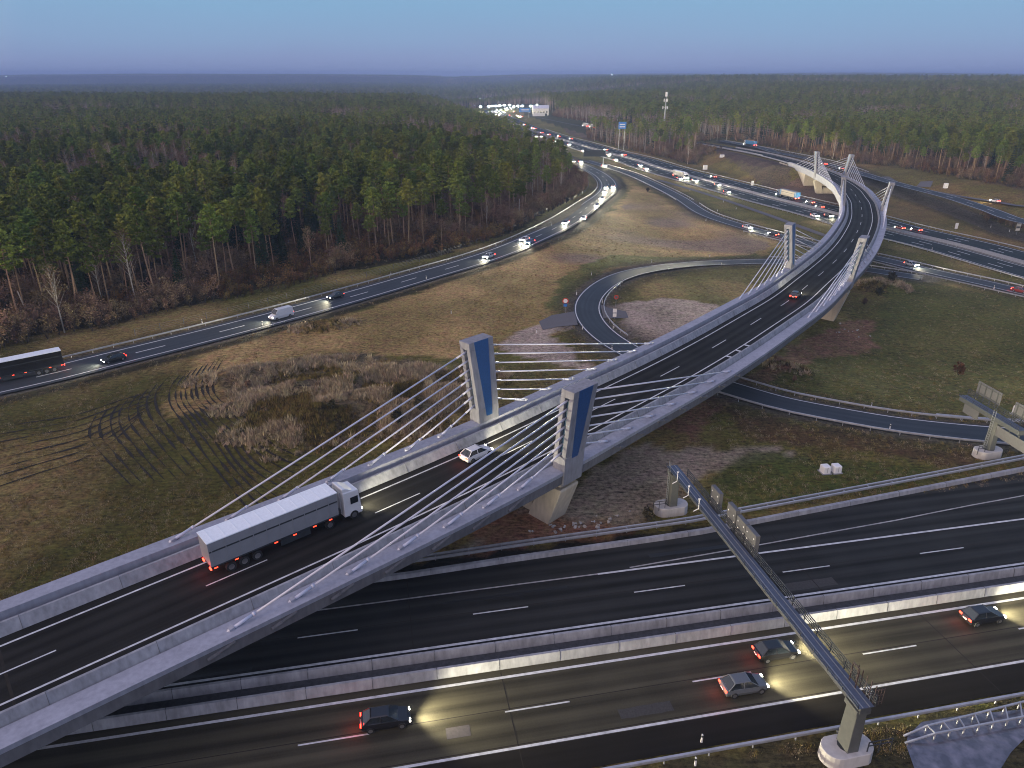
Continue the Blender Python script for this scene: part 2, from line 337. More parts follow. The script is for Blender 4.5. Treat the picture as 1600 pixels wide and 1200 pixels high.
M = dict(
    asph=asphalt('asphalt', (.019, .0195, .018), 1.0, 3.8, 1.2, .8, .2),
    asph_b=asphalt('asphalt_bridge', (.016, .0155, .0135), .9, 3.6, 1.2, .85, .15),
    asph_l=asphalt('asphalt_ramp', (.030, .038, .048), .3, 3.6, 0, .65, .3),
    asph_u=asphalt('asphalt_upper', (.017, .024, .025), .5, 3.7, 0, .75, .2),
    asph_s=asphalt('asphalt_shoulder', (.014, .012, .009), .5, 9.0, 0, .9, .15),
    line=plain('road_paint', (.55, .56, .58), .65, var=.3, scale=1.4),
    line_d=plain('road_paint_worn', (.34, .33, .33), .7, var=.45, scale=.8),
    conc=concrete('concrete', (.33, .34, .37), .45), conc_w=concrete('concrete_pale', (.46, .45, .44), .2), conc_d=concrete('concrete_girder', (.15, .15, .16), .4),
    conc_b=concrete('concrete_beam', (.33, .345, .41), .25), conc_p=concrete('concrete_pylon', (.26, .265, .295), .35), conc_y=concrete('concrete_pier', (.50, .45, .36), .25),
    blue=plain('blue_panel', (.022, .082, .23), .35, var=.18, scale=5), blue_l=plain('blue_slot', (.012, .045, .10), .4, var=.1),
    stay=plain('stay_tube', (.56, .58, .68), .35, var=.06), steel=plain('galvanised_steel', (.34, .36, .38), .42, .55, var=.15), rail=plain('guardrail_steel', (.42, .43, .46), .45, .4, var=.2, scale=1.2),
    gwalk=plain('gantry_grating', (.10, .125, .18), .5, .3, var=.12), gside=plain('gantry_side', (.075, .08, .082), .6, .2, var=.2), gpil=plain('pillar_concrete', (.085, .09, .085), .7, var=.15, scale=1.5),
    panel=plain('sign_back', (.12, .12, .125), .5, .2, var=.12), dark=plain('dark_frame', (.03, .035, .04), .6), white=plain('white_plastic', (.75, .75, .75), .5, var=.05),
    redp=plain('red_paint', (.55, .05, .03), .5, var=.05), bluep=plain('blue_sign', (.03, .18, .55), .5, var=.04), rust=plain('rusty_steel', (.06, .04, .035), .7),
    gravel=plain('gravel', (.21, .175, .165), .9, var=.22, scale=1.1, bump=.3), soil=plain('dark_soil', (.012, .009, .005), .95, var=.5, scale=1.2, bump=.5),
    track=asphalt('service_asphalt', (.115, .11, .115), .3, 5, 0, .8), rock=plain('pale_rock', (.4, .38, .36), .85, var=.3, scale=4),
    tyre=plain('tyre_rubber', (.02, .02, .02), .8, var=.2), rim=plain('wheel_rim', (.35, .35, .36), .3, .8, var=.05), glass=plain('dark_glass', (.015, .02, .025), .08, var=.1, spec=.9),
    hl=emis('headlamp', (1.0, .95, .78), 60), hl_far=emis('headlamp_far', (1.0, .97, .82), 170), tl=emis('tail_lamp', (1.0, .03, .015), 16), tl_far=emis('tail_lamp_far', (1.0, .05, .03), 34), ml=emis('marker_lamp', (1.0, .05, .02), 6), lampw=emis('street_lamp_glow', (.9, 1.0, .85), 160), citl=emis('town_light', (.75, .95, 1.0), 14),
)
m, nt, b = nodes('pond_water'); M['water'] = m; b.inputs['Base Color'].default_value = (.03, .032, .045, 1); b.inputs['Roughness'].default_value = .1; b.inputs['Specular IOR Level'].default_value = .9
nz = nt.nodes.new('ShaderNodeTexNoise'); nz.inputs['Scale'].default_value = .9; nz.inputs['Detail'].default_value = 6; g = nt.nodes.new('ShaderNodeNewGeometry'); nt.links.new(g.outputs['Position'], nz.inputs['Vector'])
rr = nt.nodes.new('ShaderNodeValToRGB'); nt.links.new(nz.outputs[0], rr.inputs[0]); rr.color_ramp.elements[0].position = .4; rr.color_ramp.elements[0].color = (.07, .075, .10, 1); rr.color_ramp.elements[1].position = .75; rr.color_ramp.elements[1].color = (.20, .20, .26, 1); nt.links.new(rr.outputs[0], b.inputs['Base Color'])

# ground: vertex colours carry which soil or turf grows where, noise breaks it up
m, nt, b = nodes('ground_cover'); M['ground'] = m; N = nt.nodes; L = nt.links; b.inputs['Roughness'].default_value = .95; b.inputs['Specular IOR Level'].default_value = .15
at = N.new('ShaderNodeAttribute'); at.attribute_name = 'cover'; g = N.new('ShaderNodeNewGeometry')
def _nz(sc_, det, ro, stretch=None, rot=0):
    n = N.new('ShaderNodeTexNoise'); n.inputs['Scale'].default_value = sc_; n.inputs['Detail'].default_value = det; n.inputs['Roughness'].default_value = ro
    if stretch:
        mp = N.new('ShaderNodeMapping'); mp.inputs['Scale'].default_value = stretch; mp.inputs['Rotation'].default_value = (0, 0, rot); L.new(g.outputs['Position'], mp.inputs[0]); L.new(mp.outputs[0], n.inputs['Vector'])
    else: L.new(g.outputs['Position'], n.inputs['Vector'])
    return n
n1 = _nz(.09, 8, .62); n2 = _nz(1.5, 8, .75); n3 = _nz(1.0, 6, .7, (.5, 2.6, 1), R(-28)); n4 = _nz(.5, 4, .6)
def _ma(a, k, c):
    q = N.new('ShaderNodeMath'); q.operation = 'MULTIPLY_ADD'; q.inputs[1].default_value = k; L.new(a, q.inputs[0])
    if hasattr(c, 'links'): L.new(c, q.inputs[2])
    else: q.inputs[2].default_value = c
    return q.outputs[0]
s_ = _ma(n1.outputs[0], .5, _ma(n2.outputs[0], 1.35, _ma(n3.outputs[0], .9, -1.38)))
mr = N.new('ShaderNodeMapRange'); mr.inputs[1].default_value = -.42; mr.inputs[2].default_value = .42; mr.inputs[3].default_value = -.2; mr.inputs[4].default_value = 2.2; mr.clamp = False; L.new(s_, mr.inputs[0])
mm = N.new('ShaderNodeMath'); mm.operation = 'MAXIMUM'; mm.inputs[1].default_value = .12; L.new(mr.outputs[0], mm.inputs[0])
vs = N.new('ShaderNodeVectorMath'); vs.operation = 'SCALE'; L.new(at.outputs['Color'], vs.inputs[0]); L.new(mm.outputs[0], vs.inputs['Scale'])
hs = N.new('ShaderNodeHueSaturation'); mh = N.new('ShaderNodeMapRange'); mh.inputs[1].default_value = .3; mh.inputs[2].default_value = .7; mh.inputs[3].default_value = .475; mh.inputs[4].default_value = .53; L.new(n4.outputs[0], mh.inputs[0]); L.new(mh.outputs[0], hs.inputs['Hue']); L.new(vs.outputs[0], hs.inputs['Color'])
L.new(hs.outputs[0], b.inputs['Base Color'])
bp = N.new('ShaderNodeBump'); bp.inputs['Strength'].default_value = .9; bp.inputs['Distance'].default_value = .6; L.new(s_, bp.inputs['Height']); L.new(bp.outputs[0], b.inputs['Normal'])

# ------------------------------------------------------------------ the ground sheet
def axis(lo, hi, step, far_lo, far_hi, gr=1.09):
    a = list(np.arange(lo, hi+.01, step)); s = step; x = hi; up = []
    while x < far_hi: s *= gr; x += s; up.append(x)
    s = step; x = lo; dn = []
    while x > far_lo: s *= gr; x -= s; dn.append(x)
    return np.array(dn[::-1]+a+up)
gx = axis(-135, 262, 1.5, -9000, 9000); gy = axis(30, 470, 1.5, -400, 10500)
XX, YY = np.meshgrid(gx, gy); X_ = XX.ravel(); Y_ = YY.ravel()
GZ = ground_z(X_, Y_)
ROADS = [(LR, 6.2), (R2, 4.6), (LP, 4.2), (RR, 4.6), (SV, 3.0), (EX, 4.0), (BP, 2.2)]
cut = np.zeros(len(X_))
for p, w in ROADS: cut = np.maximum(cut, sstep(-dist_to(p.P[:, :2], X_, Y_), -w-.6, -w+1.0))
cut = np.maximum(cut, sstep(-dist_to(HB.P[:, :2], X_, Y_), -18.5, -17))
uA = (X_-AO[0])*AN[0]+(Y_-AO[1])*AN[1]; cut = np.maximum(cut, ((uA < 6.6) & (uA > -20)).astype(float))
sd, ud = dist_to(EMBP[:, :2], X_, Y_, True); cut = np.maximum(cut, (sd < 8.5)*1.0)
GZ = GZ-.22*cut
# cover colours
wx = (vnoise(X_, Y_, 4.0, 21)-.5)*3.4+(vnoise(X_, Y_, 11, 22)-.5)*4; wy = (vnoise(X_, Y_, 4.0, 23)-.5)*3.4+(vnoise(X_, Y_, 11, 24)-.5)*4
def pxpoly(px): return [Gp(x, y)[:2] for x, y in px]
def blend(c, col, m): return c*(1-m[:, None])+np.array(col)[None]*m[:, None]
GREEN = (.058, .056, .024); BROWN = (.45, .295, .125); PINK = (.44, .345, .28); RED = (.30, .13, .065); FLOOR = (.035, .024, .014); VERGE = (.050, .046, .026)
cov = np.tile(np.array((.140, .125, .030)), (len(X_), 1))
big = vnoise(X_, Y_, 38, 31)*.55+vnoise(X_, Y_, 13, 32)*.45
cov = cov*(1-.28*sstep(-X_, 5, 55)*sstep(-Y_, -190, -120))[:, None]
fld = inpoly(pxpoly([(250,640),(330,545),(560,490),(860,380),(940,340),(990,290),(1220,370),(1200,400),(930,430),(895,470),(870,520),(700,560),(560,560),(420,600),(330,640)]), X_+wx, Y_+wy)*1.0
cov = blend(cov, BROWN, fld*(.55+.45*sstep(big, .35, .6)))
cov = blend(cov, BROWN, (1-fld)*.45*sstep(big, .5, .75))
RG = inpoly(pxpoly([(1380,425),(1640,480),(1640,645),(1300,625),(1160,602),(1240,565),(1380,500)]), X_+wx, Y_+wy)*1.0
cov = blend(cov, (.105,.112,.026), RG*.8)
SCR = pxpoly([(345,598),(470,560),(560,556),(700,580),(725,640),(640,682),(520,702),(440,697),(380,640)])
cov = blend(cov, (.15,.115,.07), inpoly(SCR, X_+wx, Y_+wy)*.9)
cov = blend(cov, (.24, .175, .14), sstep(vnoise(X_, Y_, 22, 77), .5, .8)*inpoly(pxpoly([(840,400),(1000,300),(1200,365),(1190,395),(960,400),(880,430)]), X_+wx, Y_+wy)*.8)
sdh, sgh = dist_to(HBX, X_, Y_, True)
cov = blend(cov, (.19, .125, .045), ((sgh <= 0) & (sdh < 140) & (Y_ < 700))*(.3+.6*sstep(big, .4, .7)))
for px, col, k in [
    ([(900,486),(845,500),(800,520),(790,545),(855,562),(905,600),(950,600),(965,575),(870,545),(852,520),(900,508)], PINK, 1),
    ([(953,482),(985,470),(1020,466),(1075,470),(1140,480),(1110,500),(1060,530),(1010,540),(985,520),(975,497)], PINK, 1),
    ([(1150,700),(1000,690),(900,760),(730,830),(700,870),(880,845),(990,810),(1060,760),(1100,745),(1270,715),(1200,690)], PINK, .75),
    ([(735,835),(800,800),(880,800),(960,815),(1000,805),(985,830),(860,850),(720,872)], RED, .8),
    ([(1040,660),(1150,600),(1210,560),(1330,500),(1370,500),(1370,540),(1290,560),(1230,570),(1150,620),(1090,680)], (.27,.14,.09), .9),
    ([(1110,640),(1160,640),(1260,665),(1400,690),(1530,710),(1480,725),(1300,700),(1180,680)], (.10,.055,.030), .8),
    ([(1120,745),(1180,705),(1280,715),(1500,735),(1400,760),(1240,790),(1120,815),(1090,780)], (.085,.10,.020), .9),
    ([(950,400),(1190,395),(1190,405),(1060,406),(960,420),(900,450),(880,490),(860,480),(870,440),(920,410)], (.095,.125,.026), .8),
    ([(1190,290),(1100,225),(1235,262),(1245,300),(1200,300)], (.12,.085,.055), .8),
    ([(1100,228),(1240,258),(1250,268),(1190,262),(1120,240)], (.085,.055,.045), .9),
    ([(1200,310),(1180,296),(1250,285),(1330,300),(1340,320),(1300,322)], (.17,.105,.075), .9),
    ([(1380,232),(1440,262),(1600,300),(1600,285),(1500,262)], (.15,.11,.075), .6),
    ([(870,190),(922,198),(930,222),(890,210)], (.13,.085,.065), .9),
    ([(860,520),(905,512),(985,560),(950,585),(900,555)], (.13,.10,.03), .9),
    ([(770,580),(860,560),(980,600),(820,665),(760,640)], (.12,.10,.028), .9),
    ]:
    cov = blend(cov, col, inpoly(pxpoly(px), X_+wx*.8, Y_+wy*.8)*k*np.clip(.72+.7*vnoise(X_, Y_, 6, 41), 0, 1))
for p, w in ROADS[:4]:
    d = dist_to(p.P[:, :2], X_, Y_); cov = blend(cov, (.10, .088, .075), sstep(-d, -w-1.6, -w-.6)*.9); cov = blend(cov, VERGE, sstep(-d, -w-6.5, -w-2.5)*(1-sstep(-d, -w-1.6, -w-.6))*.6)
dl, sl_ = dist_to(LR.P[:, :2], X_, Y_, True); cov = blend(cov, (.028, .024, .012), (sl_ > 0)*sstep(-np.abs(dl-8.8+wx*.15), -2.2, -.8)*.9); cov = blend(cov, (.020, .014, .008), inpoly(pxpoly([(-260,585),(0,535),(150,510),(330,470),(520,425),(680,400),(820,355),(880,318),(893,285),(800,260),(400,300),(-200,420)]), X_+wx, Y_+wy)*.85)  # dark strip beside the slip road: ditch soil with its shadow painted in
cov = blend(cov, (.022, .018, .012), ((uA < -19.5) & (uA > -23.5))*1.0)
cov = blend(cov, (.055, .048, .03), (uA > 7.5)*.8)
far = sstep(Y_, 480, 900)
cov = blend(cov, (.05, .048, .016), far*((sdh > 45)*1.0)); 
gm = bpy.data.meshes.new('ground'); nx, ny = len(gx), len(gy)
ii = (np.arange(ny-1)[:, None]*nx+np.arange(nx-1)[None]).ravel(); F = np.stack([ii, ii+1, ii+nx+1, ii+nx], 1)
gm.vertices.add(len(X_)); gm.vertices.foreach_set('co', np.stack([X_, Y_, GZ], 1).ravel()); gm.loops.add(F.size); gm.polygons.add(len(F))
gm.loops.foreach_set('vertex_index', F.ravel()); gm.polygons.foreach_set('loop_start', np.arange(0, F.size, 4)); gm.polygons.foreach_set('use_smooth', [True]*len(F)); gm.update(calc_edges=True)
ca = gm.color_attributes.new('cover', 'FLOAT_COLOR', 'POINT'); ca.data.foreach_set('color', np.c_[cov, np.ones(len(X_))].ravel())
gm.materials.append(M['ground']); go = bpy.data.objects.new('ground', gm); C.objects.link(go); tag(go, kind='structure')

# ------------------------------------------------------------------ roads as sheets on the ground
def strip(name, path, u0, u1, dz, mat, s0=None, s1=None, step=2.0, parent=None, drape=True, kind='structure', mb=None, uf=None):
    s0 = 0 if s0 is None else s0; s1 = path.L if s1 is None else s1
    n = max(2, int((s1-s0)/step)+1); own = mb is None; mb = mb or MB(); V = []; UV = []; cols = max(2, int(abs(u1-u0)/4)+1)
    for s in np.linspace(s0, s1, n):
        a, b_ = (u0, u1) if uf is None else (u0+uf(s), u1+uf(s))
        for u in np.linspace(a, b_, cols):
            p = path.at(s, u)
            V.append((p[0], p[1], p[2]+dz)); UV.append((u, s+.001))
    F = [(i*cols+j, i*cols+j+1, (i+1)*cols+j+1, (i+1)*cols+j) for i in range(n-1) for j in range(cols-1)]
    mb.add(V, F, 0, UV)
    if own:
        o = mb.build(name, mat, parent)
        if parent is None: tag(o, kind=kind)
        return o
class Straight:
    L = 200.0
    def at(s, d, u=0.0, dz=0.0): return A(d, u, dz)
    def tan(s, d): return AT
ST = Straight()
def astrip(name, u0, u1, dz, mat, s0=-75, s1=190, f0=None, f1=None, mb=None, step=6.0):
    own = mb is None; mb = mb or MB(); V = []; UV = []; n = int((s1-s0)/step)+1
    for s in np.linspace(s0, s1, n):
        a = f0(s) if f0 else u0; b_ = f1(s) if f1 else u1
        for u in np.linspace(a, b_, 3): p = A(s, u); V.append((p[0], p[1], dz)); UV.append((u, s+.001))
    mb.add(V, [(i*3+j, i*3+j+1, (i+1)*3+j+1, (i+1)*3+j) for i in range(n-1) for j in range(2)], 0, UV)
    if own: return tag(mb.build(name, mat), kind='structure')
kerb_u = lambda s: float(np.interp(s, [-80, 5, 17, 40, 60, 77, 94, 190], [-20.2, -20.3, -20.9, -21.6, -23.6, -25.3, -27.1, -37]))
exit_u = lambda s: float(np.interp(s, [30, 43, 57, 67, 77, 88, 190], [-17.3, -18.1, -19.1, -19.8, -20.8, -21.6, -31]))
rail_u = lambda s: kerb_u(s)-2.6
PATCH = [plain('tar_seal', (.008, .008, .008), .6, var=.3), plain('patch_asphalt', (.042, .040, .038), .85, var=.25, scale=5)]
astrip('motorway', -4.9, 6.9, .02, asphalt('asphalt_headlight_tint', (.044, .040, .026), 1.0, 3.8, 1.2, .8, .2)); astrip('motorway', 0, 0, .02, M['asph'], f0=kerb_u, f1=lambda s: -7.7)  # near carriageway's asphalt paler and warmer: passing headlights' glow put into its colour
astrip('road_shoulder', 4.05, 6.9, .024, M['asph_s'])
astrip('central_reserve', -7.5, -5.2, .05, plain('reserve_gravel', (.045, .047, .052), .9, var=.4, scale=2))
mk = MB()
astrip('', 3.72, 3.98, .03, None, mb=mk); astrip('', -4.1, -3.8, .03, None, mb=mk); astrip('', -9.25, -8.95, .03, None, mb=mk)
for k in range(-4, 12): astrip('', -.08, .08, .03, None, 18*k-6, 18*k, mb=mk); astrip('', -13.17, -13.01, .03, None, 18*k-7, 18*k-1, mb=mk)
astrip('', 0, 0, .03, None, 26, 190, f0=lambda s: -17.02, f1=lambda s: -16.74, mb=mk)
tag(mk.build('lane_marking', M['line']), kind='structure'); mk = MB()
astrip('', -17.0, -16.8, .03, None, -75, 26, mb=mk); astrip('', 0, 0, .03, None, 30, 190, f0=lambda s: exit_u(s)-.1, f1=lambda s: exit_u(s)+.1, mb=mk)
tag(mk.build('worn_marking', M['line_d']), kind='structure'); mk = MB()
for u in (-.28, -13.4, 3.55, -9.5, -16.45): astrip('', u-.04, u+.04, .026, None, mb=mk)
for s_q in (-31.0, 12.4, 57.5, 103.0): mk.add([tuple(A(s_q, -4.6, .0262)), tuple(A(s_q+.09, -4.6, .0262)), tuple(A(s_q+.12, 6.8, .0262)), tuple(A(s_q+.03, 6.8, .0262))], [(0, 1, 2, 3)]); mk.add([tuple(A(s_q-8, -20.0, .0262)), tuple(A(s_q-7.91, -20.0, .0262)), tuple(A(s_q-7.9, -8.0, .0262)), tuple(A(s_q-8, -8.0, .0262))], [(0, 1, 2, 3)])
tag(mk.build('asphalt_seam', M['soil']), kind='structure')
mb = MB(); c = A(*[float(v) for v in ((W(716,1144)[:2]-AO)@AT, (W(716,1144)[:2]-AO)@AN)]); mb.box((c[0], c[1], .026), (2.1, 1.15, .004), math.atan2(AT[1], AT[0])); tag(mb.build('asphalt_patch', plain('asphalt_patch', (.06, .052, .056), .8, var=.2)), kind='structure')
# sealed repairs
for s_q, u_q, l_q, w_q, k_q in ((-20, -9.9, 9, .5, 0), (8, -15.6, 14, .35, 0), (46, -11.2, 6, 1.3, 1), (70, -1.9, 11, .4, 0), (22, 1.7, 5, 1.1, 1), (-12, 5.4, 16, .5, 0), (62, 5.6, 9, .7, 1), (33, -19.2, 12, .6, 0), (84, -14.7, 8, 1.0, 1)):
    mb = MB(); n_ = 9; V = [tuple(A(s_q+l_q*i/(n_-1), u_q+random.uniform(-.05, .05), .0255)) for i in range(n_)]+[tuple(A(s_q+l_q*i/(n_-1), u_q+w_q+random.uniform(-.05, .05), .0255)) for i in range(n_)]; mb.add(V, [(i, i+1, n_+i+1, n_+i) for i in range(n_-1)]); tag(mb.build('asphalt_patch', PATCH[k_q]), kind='structure')
# the ramps and the upper motorway
strip('slip_road', LR, -5.4, 5.2, .05, M['asph_l']); strip('slip_road', R2, -4.0, 3.8, .05, M['asph_l']); strip('loop_road', LP, -3.3, 3.3, .055, M['asph_l'])
strip('side_road', RR, -4.2, 4.2, .05, M['asph_l']); strip('side_road', SV, -2.6, 2.6, .05, M['track']); strip('exit_road', EX, -4, 4, .05, M['asph_u']); strip('service_track', BP, -1.7, 1.7, .05, M['track'])
strip('motorway', HB, -16.6, -2.2, .04, M['asph_u']); strip('motorway', HB, 2.2, 17, .04, M['asph_u']); strip('central_reserve', HB, -2.2, 2.2, .06, plain('reserve_soil', (.17, .16, .155), .9, var=.3, scale=1))
def lines(path, us, dashes=(), w=.14, dz=.075, s0=0, s1=None, per=18, ln=6, name='lane_marking', mat=None):
    mb = MB(); s1 = s1 or path.L
    for u in us: strip('', path, u-w, u+w, dz, None, s0, s1, mb=mb)
    for u in dashes:
        s = s0
        while s < s1-ln: strip('', path, u-w, u+w, dz, None, s, s+ln, mb=mb, step=3); s += per
    tag(mb.build(name, mat or M['line']), kind='structure')
lines(LR, (-4.05, 3.95), (0.0,), w=.16); lines(R2, (-3.0, 2.8), ()); lines(LP, (-2.9, 2.85), (), w=.12); lines(RR, (-3.6, 3.6), (0,), w=.15)
lines(HB, (-15.2, -3.2, 3.2, 14.9), (-7.2, -11.2, 7.1, 11.0), w=.2, dz=.07); lines(EX, (-3.3, 3.3), (), w=.15)
# service track stubs by the loop, lay-by, pond
def flat(name, px, mat, dz=.05, kind='structure'):
    P = [Gp(x, y) for x, y in px]; mb = MB(); z = max(p[2] for p in P)+dz; mb.add([(p[0], p[1], z if dz > .5 else p[2]+dz) for p in P], [tuple(range(len(P)))]); return tag(mb.build(name, mat), kind=kind)
flat('service_track', [(897,487),(862,493),(842,503),(848,516),(872,511),(903,508)][::-1], M['track'], .09); flat('service_track', [(938,476),(953,482),(978,487),(982,497),(960,498),(943,498)][::-1], M['track'], .09)
flat('lay_by', [(1438,284),(1458,283),(1454,293),(1432,292)][::-1], M['track'], .12)
mb = MB(); P = [W(x, y, .06) for x, y in [(1418,1150),(1440,1128),(1500,1118),(1560,1112),(1640,1104),(1660,1120),(1615,1140),(1580,1175),(1555,1215),(1440,1235),(1425,1190),(1416,1165)]]
mb.add(P, [tuple(range(len(P)))[::-1]]); tag(mb.build('pond', M['water']), kind='structure')
# tractor ruts in the field
mb = MB(); RUTS = []
def family(c0, c1, n, j=.0):
    a_ = np.array([list(Gp(*p)) for p in c0]); b_ = np.array([list(Gp(*p)) for p in c1])
    for k in range(n):
        f = (k+random.uniform(-.15, .15))/(n-1); i0 = 0; P = a_*(1-f)+b_*f; RUTS.append(P)
family([(352,556),(338,580),(332,608),(352,632),(388,657),(408,682),(432,700),(475,718)], [(282,586),(268,604),(266,630),(288,662),(318,706),(346,742),(376,780),(405,815)], 9)
family([(262,592),(246,612),(248,640),(272,672),(300,706),(328,738)], [(150,650),(140,668),(142,690),(160,712),(182,736),(205,760)], 8)
family([(-20,672),(60,660),(120,650),(185,628),(262,606)], [(-20,765),(60,738),(130,716),(175,690),(215,655)], 8)
for c in ([(560,588),(500,600),(430,618),(384,640)], [(575,592),(505,606),(440,624),(392,648)]): RUTS.append(np.array([list(Gp(*p)) for p in c]))
for rt, RO in [(r_, 0) for r_ in RUTS]:
    P, _ = resample(smooth(resample(catmull(rt, 1), .7)[0], 6), .7); n = len(P)
    T = np.gradient(P[:, :2], axis=0); T /= np.linalg.norm(T, axis=1)[:, None]+1e-9; V = []
    for i in range(n):
        w = .17*(.15+.85*math.sin(math.pi*min(1, max(0, i/(n-1))))**.4)*max(0, -.05+1.9*float(vnoise(np.array([P[i, 0]]), np.array([P[i, 1]]), 2.1, 51)[0])); nn = np.array([T[i, 1], -T[i, 0]])
        for k in (-1, 1): q = P[i, :2]+nn*(w*k+RO); V.append((q[0], q[1], gz1(*q)+.09))
    mb.add(V, [(2*i, 2*i+1, 2*i+3, 2*i+2) for i in range(n-1)])
tag(mb.build('wheel_ruts', M['soil']), kind='structure')

# ------------------------------------------------------------------ the bridge
S_A, S_B = 22.0, 590.0
PYL = [175.0, 298.0, 427.0, 536.0]
br = empty('cable_stayed_bridge', DECK.at(300)); tag(br, 'long curved cable-stayed road bridge of pale concrete with pairs of leaning pylons', 'bridge')
def par(o, p=br):      # parent while keeping the world place
    o.parent = p; q = p.matrix_basis if p.parent is None else None
    inv = Matrix.Translation(-Vector(p.location)) if p.parent is None else Matrix.Translation(-(Vector(p.location)+Vector(p.parent.location)))
    if o.type == 'MESH' and o.location.length == 0: o.data.transform(inv)
    return o
def frames(s0, s1, step=2.0, path=DECK): return [(path.at(s), (lambda v: (v[1], -v[0]))(path.tan(s))) for s in np.linspace(s0, s1, max(2, int((s1-s0)/step)+1))]
FR = frames(S_A, S_B)
def swp(name, sec, mat, **k): mb = MB(); mb.sweep(FR, sec); return par(mb.build(name, mat, **k))
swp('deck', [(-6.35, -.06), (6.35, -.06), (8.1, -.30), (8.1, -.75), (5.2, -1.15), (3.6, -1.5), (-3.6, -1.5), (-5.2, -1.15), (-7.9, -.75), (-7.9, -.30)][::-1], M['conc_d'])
swp('edge_beam', [(-7.95, -1.6), (-6.35, -1.6), (-6.35, 1.42), (-7.95, 1.5)], M['conc_b'])
swp('edge_beam', [(6.45, -.35), (8.35, -.35), (8.45, .18), (6.4, .22)], M['conc_b'])
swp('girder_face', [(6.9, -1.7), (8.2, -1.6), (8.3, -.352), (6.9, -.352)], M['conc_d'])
def parapet(sec, js):
    o = MB(); o.sweep(FR, sec)
    for s in np.arange(S_A+2, S_B, 8.0):
        for a, b_ in js:
            p = DECK.at(s, a[0], a[1]+.012); q = DECK.at(s, b_[0], b_[1]+.012); o.bar(p, q, .035, .03, m=1)
    return par(o.build('parapet', [M['conc'], M['conc_d']]))
parapet([(-4.75, -.03), (-4.95, .3), (-5.35, 1.02), (-5.6, 1.02), (-5.7, -.03)][::-1], (((-4.72, .0), (-5.37, 1.03)), ((-5.34, 1.028), (-5.6, 1.028))))
parapet([(5.45, -.03), (5.6, 1.02), (5.85, 1.02), (6.2, .12), (6.3, -.03)][::-1], (((5.83, 1.03), (6.24, .12)), ((5.6, 1.028), (5.86, 1.028))))
o = strip('roadway', DECK, -4.75, 5.45, 0.0, M['asph_b'], S_A, 770, 2.0, parent=br); par(o)
mb = MB(); strip('', DECK, -3.72, -3.5, .012, None, S_A, 765, mb=mb); strip('', DECK, 3.5, 3.72, .012, None, S_A, 765, mb=mb)
for k in range(-8, 26):
    s = 155.3+18.35*k
    if S_A < s-3 < 760: strip('', DECK, -.08, .08, .012, None, s-3, s+3, mb=mb, step=1.5)
for px in ((1146,559),(1161,549),(1176,540)):       # three bars in the right shoulder
    q = W(px[0], px[1], 8.0); s, u = DECK.proj(q)
    strip('', DECK, 3.75, 5.35, .013, None, s-.3, s+.3, mb=mb, step=.3)
par(mb.build('lane_marking', M['line']))
for s_q in (60, 118, 175, 236, 298, 362, 427, 482, 536, 588): mb = MB(); strip('', DECK, -4.7, 5.4, .008, None, s_q-.12, s_q+.12, mb=mb, step=.24); par(mb.build('expansion_joint', M['soil']))
def swp2(name, sec, mat, a, b_): mb = MB(); mb.sweep(frames(a, b_), sec); return par(mb.build(name, mat))
swp2('approach_parapet', [(-5.3, .45), (-5.3, -.1), (-6.3, -.1), (-6.3, .45)], M['conc'], 590, 742); swp2('approach_parapet', [(6.4, .7), (6.4, -.1), (5.5, -.1), (5.5, .7)], M['conc'], 590, 700)
